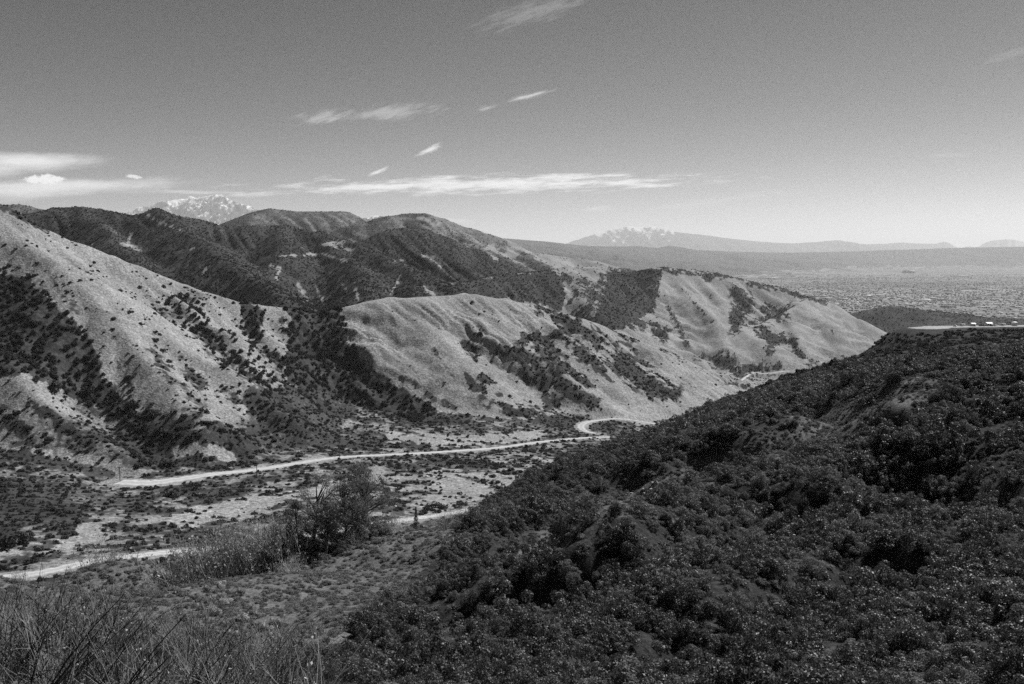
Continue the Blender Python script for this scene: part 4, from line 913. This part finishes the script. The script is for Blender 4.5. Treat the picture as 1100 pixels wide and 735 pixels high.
# ------------------------------------------------------------------ boulders, poles, posts
M_rock = flat_mat('pale_rock', .42, .9, .2, .3, 1.5); M_wood = flat_mat('weathered_wood', .11, .9, .1, .3, 4); M_white = flat_mat('white_paint', .6, .5, .3, .06, 1); M_dark = flat_mat('dark_paint', .05, .4, .4, .2, 1); M_glass = flat_mat('dark_glass', .03, .1, .5, .1, 1); M_metal = flat_mat('dull_metal', .3, .5, .5, .1, 1)
def rock_mesh(seed):
    import bmesh
    bm = bmesh.new(); bmesh.ops.create_icosphere(bm, subdivisions=3, radius=1); rng = np.random.default_rng(seed)
    ds = unit(rng.normal(size=(9, 3))); hs = rng.uniform(.55, .9, 9)
    for v in bm.verts:
        p_ = np.array(v.co)
        for d, h in zip(ds, hs):
            e = p_ @ d - h
            if e > 0: p_ = p_ - d * e * .9
        p_ += .04 * np.array([perlin(p_[0] * 3 + k_, p_[1] * 3 + p_[2], seed + k_) for k_ in range(3)])
        v.co = p_ * np.array([1.2, .9, .75])
    me = bpy.data.meshes.new('boulder'); bm.to_mesh(me); bm.free(); me.materials.append(M_rock); return me
rk = [rock_mesh(i) for i in range(4)]; fr = {}
for n_, (px, py, rp) in enumerate([(314, 538, 2.4), (404, 538, 1.6), (425, 545, 2.2), (456, 539, 2.6), (450, 536, 1.4), (84, 578, 2.0), (61, 589, 1.4), (142, 570, 1.7), (490, 534, 1.7), (470, 521, 1.8), (473, 523, 1.3), (360, 569, 2.2), (486, 529, 1.2), (494, 531, 1.4), (220, 571, 1.2), (521, 557, 1.6), (100, 566, 1.1), (120, 572, 1.2), (350, 545, 1.2), (440, 530, 1.2), (222, 655, 1.4), (219, 654, 1.1)]):
    q = raycast(px, py, 40); r_ = rp / F * q[1]
    if n_ % 4 in fr: o = fr[n_ % 4].copy(); COL.objects.link(o)
    else: o = fr[n_ % 4] = new_obj('boulder', rk[n_ % 4])
    o.location = q + np.array([0, 0, r_ * .3]); o.scale = (r_,) * 3; o.rotation_euler = (0, 0, n_ * 2.1); setp(o, 'pale boulder lying on the rough ground around the dirt roads', 'boulder', 'pale boulders of the valley')
# pale rocks showing between bushes behind the first spur
rng = np.random.default_rng(23)
for n_ in range(46):
    a, b = [((790, 452), (880, 425)), ((690, 478), (740, 458)), ((860, 425), (990, 405)), ((680, 532), (722, 514))][int(rng.choice(4, p=[.45, .2, .2, .15]))]
    t = rng.random(); px = a[0] + (b[0] - a[0]) * t + rng.normal() * 5; py = a[1] + (b[1] - a[1]) * t + rng.normal() * 4
    q = raycast(px, py, 60); r_ = rng.uniform(.9, 2.4) / F * q[1]
    o = fr[n_ % 4].copy(); COL.objects.link(o); o.location = q + np.array([0, 0, r_ * .25]); o.scale = (r_ * 1.3, r_, r_); o.rotation_euler = (0, 0, n_ * 1.1); setp(o, 'pale rock showing between dark bushes behind the first spur of the near slope', 'rock', 'pale rocks of the near slope')
def box_np(lst):
    Vs, Fs = [], []; 
    for (cx, cy_, cz, sx, sy, sz) in lst:
        o_ = len(Vs) 
        for dz in (-.5, .5):
            for dx, dy in ((-.5, -.5), (.5, -.5), (.5, .5), (-.5, .5)): Vs.append((cx + dx * sx, cy_ + dy * sy, cz + dz * sz))
        for f_ in ((0, 3, 2, 1), (4, 5, 6, 7), (0, 1, 5, 4), (1, 2, 6, 5), (2, 3, 7, 6), (3, 0, 4, 7)): Fs.append([o_ + q_ for q_ in f_])
    return Vs, Fs
def part(name, VF, mat, parent=None):
    me = mesh_np(name, VF[0], VF[1], 4, smooth=False); me.materials.append(mat); return new_obj(name, me, parent)
for px, py, hp, lab in [(129, 518, 17, 'weathered utility pole at the left end of the pale upper road'), (276, 511, 12.5, 'weathered utility pole beside the bend of the upper road'), (365, 492, 9.5, 'thin utility pole farther along the upper road'), (707, 458, 9, 'small utility pole above the hairpin of the far road')][:3]:
    q = raycast(px, py, 300); H = hp / F * q[1]
    o = new_obj('utility_pole', None); o.location = q; setp(o, lab, 'utility pole', 'utility poles along the upper road')
    part('pole', tubes([np.array([[0, 0, -.5], [0, 0, H * .5], [0, 0, H]])], [np.array([.30, .26, .22])], 8), M_wood, o)
    ca = part('crossarm', box_np([(0, 0, H * .93, 2.2, .14, .16)]), M_wood, o)
    for dx in (-.95, -.4, .4, .95): part('insulator', tubes([np.array([[dx, 0, H * .93 + .08], [dx, 0, H * .93 + .2], [dx, 0, H * .93 + .32]])], [np.array([.05, .09, .05])], 6), M_metal, ca)
for px, py, lab in [(46, 613, 'thin wooden post beside the lower dirt road'), (27, 620, 'leaning wooden post at the near edge of the lower road')]:
    q = raycast(px, py, 300); o = part('wooden_post', tubes([np.array([[0, 0, -.2], [.05, 0, 1.2], [.1, 0, 2.6]])], [np.array([.1, .1, .09])], 6), M_wood); o.location = q; setp(o, lab, 'post')

# ------------------------------------------------------------------ the graded pad: sheds, tank, parked vehicles
def pad_at(px, D, py=None):
    t = np.linspace(0, 1, 400)[:, None]; ln = pad_line[1] * (1 - t) + pad_line[2] * t
    b_ = ln[np.argmin(np.abs(550 + F * ln[:, 0] / ln[:, 1] - px))]; y_ = b_[1] + D; x_ = (px - 550) / F * y_
    return np.array([x_, y_, grid_z(x_, y_)])
def shed(px, D, sx, sy, h, lab, door=True):
    o = new_obj('shed', None); o.location = pad_at(px, D); o.rotation_euler = (0, 0, .25); setp(o, lab, 'shed'); o.scale = (.8,) * 3
    w_ = part('wall', box_np([(0, 0, h / 2 - .3, sx, sy, h + .6)]), M_white, o)
    V = [(-sx * .55, -sy * .56, h), (sx * .55, -sy * .56, h), (sx * .55, sy * .56, h), (-sx * .55, sy * .56, h), (-sx * .55, 0, h + sy * .22), (sx * .55, 0, h + sy * .22)]
    me = bpy.data.meshes.new('roof'); me.from_pydata(V, [], [(0, 1, 5, 4), (2, 3, 4, 5), (0, 4, 3), (1, 2, 5), (3, 2, 1, 0)]); me.materials.append(M_metal); new_obj('roof', me, o)
    part('door', box_np([(sx * .1, -sy * .5 - .03, h * .4, sx * .3, .08, h * .8)]), M_dark, o); part('window', box_np([(-sx * .3, -sy * .5 - .03, h * .6, sx * .18, .06, h * .3)]), M_glass, o)
    return o
def trailer(px, D, lab):
    o = new_obj('trailer', None); o.location = pad_at(px, D); o.rotation_euler = (0, 0, .15); setp(o, lab, 'trailer'); o.scale = (.75,) * 3
    part('body', box_np([(0, 0, 1.75, 7.5, 2.4, 2.3)]), M_white, o); part('window', box_np([(-1.5, -1.22, 2.1, 1.6, .06, .8), (1.8, -1.22, 2.1, 1.2, .06, .8)]), M_glass, o)
    for dx in (-1, .3):
        part('wheel', tubes([np.array([[dx, -1.15, .4], [dx, -.9, .4], [dx, -.6, .4]])], [np.array([.4, .4, .4])], 12), M_dark, o)
    part('hitch', box_np([(4.4, 0, .75, 1.4, .15, .15)]), M_metal, o); return o
def truck(px, D, lab, mat, rz):
    o = new_obj('pickup_truck', None); o.location = pad_at(px, D); o.rotation_euler = (0, 0, rz); setp(o, lab, 'pickup truck')
    b_ = part('body', box_np([(0, 0, .75, 5.3, 1.9, .7), (.5, 0, 1.4, 1.9, 1.7, .62), (-1.6, .88, 1.2, 2.0, .1, .25), (-1.6, -.88, 1.2, 2.0, .1, .25), (-2.58, 0, 1.2, .1, 1.7, .25)]), mat, o)
    part('window', box_np([(.5, 0, 1.45, 1.96, 1.5, .4), (.5, 0, 1.45, 1.5, 1.76, .4)]), M_glass, o)
    for dx in (-1.6, 1.7):
        for dy in (-.85, .85):
            part('wheel', tubes([np.array([[dx, dy - .15, .38], [dx, dy, .38], [dx, dy + .15, .38]])], [np.array([.38, .38, .38])], 12), M_dark, o)
    return o
shed(1063, 4, 7, 5, 3.2, 'white shed with a dark doorway on the pale graded pad')
shed(1046, 6, 5, 4, 2.8, 'small white shed left of the larger shed on the pad')
trailer(1078, 3, 'white trailer parked on the pad right of the sheds'); trailer(1034, 5, 'white trailer at the left of the group on the pad')
truck(1056, -5, 'dark pickup truck parked in front of the white shed', M_dark, .2); truck(1070, -6, 'white pickup truck parked on the pad edge', M_white, .5); truck(1027, -3, 'white pickup truck parked apart at the left of the pad', M_white, 1.0)
o = new_obj('storage_tank', None); o.location = pad_at(1091, 3); setp(o, 'squat white round storage tank at the right end of the pad', 'tank'); o.scale = (.8,) * 3
part('shell', tubes([np.array([[0, 0, -.5], [0, 0, 2], [0, 0, 4.2]])], [np.array([3.2, 3.2, 3.2])], 32), M_white, o)
part('roof', tubes([np.array([[0, 0, 4.2], [0, 0, 4.7], [0, 0, 5.2]])], [np.array([3.3, 1.8, .05])], 32), M_white, o)
part('ladder', box_np([(-.2, -3.3, 2.2, .05, .06, 4.2), (.2, -3.3, 2.2, .05, .06, 4.2)] + [(0, -3.3, .4 + .4 * i, .4, .04, .04) for i in range(10)]), M_metal, o)

# ------------------------------------------------------------------ the town on the plain
rng = np.random.default_rng(41)
n_ = 15000
D_ = rng.uniform(0, 1, n_) ** 1.5 * 17000 + 4600; px = rng.uniform(540, 1180, n_); x_ = (px - 550) / F * D_
clus = fbm(x_ / 1800, D_ / 1800, 3, 91); keep = (rng.random(n_) < np.clip(.55 + 1.2 * clus, .06, 1) * np.exp(-np.maximum(D_ - 9000, 0) / 5000)); x_, D_ = x_[keep], D_[keep]
def rows(x, y, step, a, jit):
    u, v = x * math.cos(a) + y * math.sin(a), -x * math.sin(a) + y * math.cos(a)
    v = np.round(v / step) * step + rng.normal(size=len(x)) * jit
    return u * math.cos(a) - v * math.sin(a), u * math.sin(a) + v * math.cos(a)
x_, D_ = rows(x_, D_, 130, .12, 24)
okp = (np.abs(grid_z(x_, D_) - PLAIN) < 12); x_, D_ = x_[okp], D_[okp]
zb_ = grid_z(x_, D_); L_ = rng.lognormal(2.85, .45, len(x_)); Wb = L_ * rng.uniform(.4, .9, len(x_)); hb = rng.uniform(4, 8, len(x_))
bigb = rng.random(len(x_)) < .035; L_[bigb] *= 3.2; Wb[bigb] *= 2.2; hb[bigb] = 10
rot = .12 + rng.choice([0, math.pi / 2], len(x_)) + rng.normal(size=len(x_)) * .04
cr, sr = np.cos(rot), np.sin(rot); cor = []
for dz in (0, 1):
    for dx, dy in ((-.5, -.5), (.5, -.5), (.5, .5), (-.5, .5)):
        ax, ay = dx * L_, dy * Wb; cor.append(np.stack([x_ + ax * cr - ay * sr, D_ + ax * sr + ay * cr, zb_ - 1 + dz * (hb + 1)], 1))
V = np.stack(cor, 1).reshape(-1, 3); bf = np.array([(4, 5, 6, 7), (0, 1, 5, 4), (1, 2, 6, 5), (2, 3, 7, 6), (3, 0, 4, 7)])
Fc = (np.arange(len(x_))[:, None, None] * 8 + bf[None]).reshape(-1, 4)
mtw, nt, p = newmat('town_walls', .7, .2)
grey(nt, mrange(nt, mth(nt, 'POWER', node(nt, 'ShaderNodeNewGeometry').outputs['Random Per Island'], 2.2), 0, 1, .14, .85, False), p)
me = mesh_np('town', V, Fc, 4, smooth=False); me.materials.append(mtw); setp(new_obj('town', me), 'hazy town of small pale buildings spread over the far plain', 'town', kind='stuff')
n_ = 22000; D_ = rng.uniform(0, 1, n_) ** 1.4 * 15000 + 4500; px = rng.uniform(540, 1180, n_); x_ = (px - 550) / F * D_; x_, D_ = rows(x_, D_, 240, .12, 25)
okp = (np.abs(grid_z(x_, D_) - PLAIN) < 12) & (rng.random(n_) < np.clip(.6 + .9 * fbm(x_ / 1500, D_ / 1500, 3, 95), .1, 1)); x_, D_ = x_[okp], D_[okp]
R_ = rng.uniform(4, 9, len(x_)); zb_ = grid_z(x_, D_)
oc = np.array([(1, 0, .5), (.3, .95, .6), (-.8, .6, .45), (-.8, -.6, .55), (.3, -.95, .5), (0, 0, 1.1), (0, 0, -.1)])
V = (np.stack([x_, D_, zb_], 1)[:, None] + oc[None] * R_[:, None, None] * rng.uniform(.7, 1.2, (len(x_), 7, 1))).reshape(-1, 3)
tf = np.array([(0, 1, 5), (1, 2, 5), (2, 3, 5), (3, 4, 5), (4, 0, 5), (1, 0, 6), (2, 1, 6), (3, 2, 6), (4, 3, 6), (0, 4, 6)])
me = mesh_np('town_trees', V, (np.arange(len(x_))[:, None, None] * 7 + tf[None]).reshape(-1, 3), 3, smooth=False); me.materials.append(flat_mat('town_tree_leaf', .05, .9, .1, .4, .05)); setp(new_obj('town_trees', me), 'dark trees between the buildings of the far town', 'trees', kind='stuff')
wm = None
for n_, (px, py, wx_, lab) in enumerate([(975, 279, 240, 'bright lone white building high on the far edge of the plain'), (825, 299, 300, 'long bright warehouse slanting across the far plain'), (1000, 321, 90, 'broad white roofed building in the middle of the far town'), (948, 334, 110, 'long pale building at the near edge of the town left of the pad'), (1062, 312, 150, 'low bright building near the right edge of the town'),
                                     (905, 322, 80, 'pale building in the left part of the far town'), (760, 291, 500, 'long pale bright strip of warehouses just beyond the middle hill'), (1030, 297, 260, 'long pale building far out on the right of the plain'), (880, 303, 180, 'pale long building behind the end of the middle hill')]):
    D_ = 362 / ((py - 275) / F); x_ = (px - 550) / F * D_
    if py < 285: D_ = 21000; x_ = (px - 550) / F * D_
    z_ = grid_z(x_, D_)
    o = new_obj('warehouse', None); o.location = (x_, D_, z_); o.rotation_euler = (0, 0, .25 if n_ == 1 else .05); setp(o, lab, 'building', 'pale large buildings of the far plain')
    hh = 12 if py > 285 else 60
    part('wall', box_np([(0, 0, hh / 2 - 1, wx_, wx_ * .45, hh + 2)]), M_white, o); part('roof', box_np([(0, 0, hh + .8, wx_ * 1.01, wx_ * .46, 1.2)]), M_white, o)
#ENDPLANTS

# ------------------------------------------------------------------ camera, sun, sky, air
cam = bpy.data.cameras.new('camera'); co = new_obj('camera', cam)
cam.sensor_width = 36; cam.lens = F / 1100 * 36; cam.clip_start = .1; cam.clip_end = 400000
co.location = (0, 0, 0); co.rotation_euler = (math.pi / 2 - HZ_PITCH, 0, 0)
sc.camera = co
SUN_AZ, SUN_EL = math.radians(45), math.radians(48)
sl = bpy.data.lights.new('sun', 'SUN'); so = new_obj('sun', sl)
sl.energy = 4.6; sl.angle = math.radians(.53); sl.color = (1, 1, 1)
so.rotation_euler = (math.pi / 2 - SUN_EL, 0, -SUN_AZ + math.pi) if False else (0, 0, 0)
from mathutils import Vector
sd = Vector((math.sin(SUN_AZ) * math.cos(SUN_EL), math.cos(SUN_AZ) * math.cos(SUN_EL), math.sin(SUN_EL)))
so.rotation_euler = sd.to_track_quat('Z', 'Y').to_euler()
W = bpy.data.worlds.new('World'); sc.world = W; W.use_nodes = True; W.cycles.sampling_method = 'MANUAL'; W.cycles.sample_map_resolution = 512
nt = W.node_tree; N = nt.nodes; L = nt.links
bg = N['Background']; bg.inputs['Strength'].default_value = .1
sky = N.new('ShaderNodeTexSky'); sky.sky_type = 'NISHITA'; sky.sun_disc = False
sky.sun_elevation = SUN_EL; sky.sun_rotation = SUN_AZ; sky.air_density = 1; sky.dust_density = .5; sky.ozone_density = 1; sky.altitude = 700
sep = N.new('ShaderNodeSeparateColor'); L.new(sky.outputs[0], sep.inputs[0])
SKY_POW, SKY_MUL, CLOUD = 1.92, .078, 8.0

geo_ = N.new('ShaderNodeTexCoord'); sx = N.new('ShaderNodeSeparateXYZ'); L.new(geo_.outputs['Generated'], sx.inputs[0])
ysafe = mth(nt, 'MAXIMUM', sx.outputs[1], .02)
U_ = mth(nt, 'DIVIDE', sx.outputs[0], ysafe); W_ = mth(nt, 'DIVIDE', sx.outputs[2], ysafe)
cv = N.new('ShaderNodeCombineXYZ'); L.new(U_, cv.inputs[0]); L.new(W_, cv.inputs[1])
def sc_noise(su, sv, rot, detail, rough):
    m_ = N.new('ShaderNodeMapping'); m_.inputs['Rotation'].default_value = (0, 0, -math.radians(rot)); m_.inputs['Scale'].default_value = (1, 1, 1); L.new(cv.outputs[0], m_.inputs[0])
    m2_ = N.new('ShaderNodeMapping'); m2_.inputs['Scale'].default_value = (su, sv, 1); L.new(m_.outputs[0], m2_.inputs[0])
    return noise(nt, m2_.outputs[0], 1, detail, rough)
NZ = {'streak': sc_noise(20, 150, 3, 7, .68), 'wisp': sc_noise(38, 210, 20, 6, .65), 'puff': sc_noise(150, 190, 0, 6, .6), 'veil': sc_noise(9, 45, 2, 6, .6)}
acc = None
for (cx, cy0, a_, b_, rot, den, kind_) in [(527, 198, 262, 11, 1.0, .85, 'streak'), (600, 191, 90, 5, 2.5, .45, 'streak'), (675, 198, 60, 4, -1, .5, 'streak'), (390, 203, 80, 6, 3, .35, 'streak'),
        (35, 173, 95, 13, -1, .8, 'veil'), (0, 182, 45, 13, 0, .5, 'veil'), (85, 199, 150, 12, 1, .75, 'veil'), (-10, 205, 90, 13, 2, .55, 'veil'), (47, 192.5, 20, 6, 0, 1.0, 'puff'), (38, 194, 14, 4, 0, 1., 'puff'), (55, 193, 16, 5, 0, 1., 'puff'), (143, 189.5, 10, 2.5, -8, .8, 'puff'),
        (570, 103, 32, 3.4, 13, .6, 'wisp'), (523, 116, 16, 3, 18, .35, 'wisp'), (462, 161, 16, 3.6, 24, .75, 'wisp'), (405, 185, 15, 3.2, 20, .75, 'wisp'), (420, 121, 66, 11, 4, .27, 'wisp'), (345, 126, 34, 8, 6, .3, 'wisp'),
        (575, 12, 80, 15, 15, .15, 'wisp'), (285, 209, 55, 3.2, 1, .42, 'streak'), (215, 207, 60, 3, -1, .4, 'streak'), (1085, 59, 40, 6, 18, .08, 'wisp'), (1015, 167, 28, 3.5, 2, .09, 'streak'), (640, 225, 26, 4.5, 3, .3, 'streak'), (770, 216, 110, 6, 8, .13, 'streak'), (487, 237, 30, 4, -3, .3, 'streak')]:
    c_ = P(cx, cy0, 1.0); cr_, sr_ = math.cos(math.radians(rot)), math.sin(math.radians(rot)); a_, b_ = a_ / F, b_ / F
    du = mth(nt, 'SUBTRACT', U_, float(c_[0])); dw = mth(nt, 'SUBTRACT', W_, float(c_[2]))
    p_ = mth(nt, 'ADD', mth(nt, 'MULTIPLY', du, cr_ / a_), mth(nt, 'MULTIPLY', dw, sr_ / a_)); q_ = mth(nt, 'ADD', mth(nt, 'MULTIPLY', du, -sr_ / b_), mth(nt, 'MULTIPLY', dw, cr_ / b_))
    rad_ = mth(nt, 'SQRT', mth(nt, 'ADD', mth(nt, 'MULTIPLY', p_, p_), mth(nt, 'MULTIPLY', q_, q_)))
    amp_ = {'streak': 3.0, 'wisp': 2.6, 'puff': 2.2, 'veil': 1.9}[kind_]; soft_ = {'streak': .95, 'wisp': 1.1, 'puff': .55, 'veil': 1.0}[kind_]
    f_ = mth(nt, 'ADD', mth(nt, 'SUBTRACT', 1.0, rad_), mth(nt, 'MULTIPLY', mth(nt, 'SUBTRACT', NZ[kind_], .5), amp_))
    m_ = mrange(nt, f_, 0, soft_, 0, den)
    acc = m_ if acc is None else mth(nt, 'SUBTRACT', 1, mth(nt, 'MULTIPLY', mth(nt, 'SUBTRACT', 1, acc), mth(nt, 'SUBTRACT', 1, m_)))
acc = mth(nt, 'MULTIPLY', acc, mrange(nt, sx.outputs[1], .1, .3, 0, 1))
# monochrome film behind a red filter: the red part of the sky, a little steeper
skyv = mth(nt, 'MULTIPLY', mth(nt, 'POWER', sep.outputs[0], SKY_POW), SKY_MUL)
L.new(lerp(nt, acc, skyv, CLOUD), bg.inputs['Color'])
# haze
hz = bpy.data.materials.new('haze'); hz.use_nodes = True
ht = hz.node_tree; ht.nodes.remove(ht.nodes['Principled BSDF'])
pv = ht.nodes.new('ShaderNodeVolumePrincipled'); ht.links.new(pv.outputs[0], ht.nodes['Material Output'].inputs['Volume'])
pv.inputs['Color'].default_value = (.97, .97, .97, 1); pv.inputs['Density'].default_value = 1.55e-5; pv.inputs['Anisotropy'].default_value = .2
B = 170000.0; zb, zt = min(-480, Z.min() - 1.5), Z.max() + 60
V = [(sx * B, sy * B, z) for z in (zb, zt) for sx, sy in ((-1, -1), (1, -1), (1, 1), (-1, 1))]
Fq = [(0, 3, 2, 1), (4, 5, 6, 7), (0, 1, 5, 4), (1, 2, 6, 5), (2, 3, 7, 6), (3, 0, 4, 7)]
me = mesh_np('haze', V, Fq, 4, smooth=False); me.materials.append(hz)
setp(new_obj('haze', me), kind='stuff')
print('Z', Z.min(), Z.max(), NR, NC)
vs = sc.view_settings; vs.view_transform = 'Standard'; vs.look = 'None'; vs.gamma = 1; vs.exposure = .4; vs.use_curve_mapping = False
cy = sc.cycles
cy.max_bounces = 4; cy.diffuse_bounces = 2; cy.glossy_bounces = 1; cy.transmission_bounces = 2; cy.volume_bounces = 1; cy.transparent_max_bounces = 6
cy.use_denoising = False
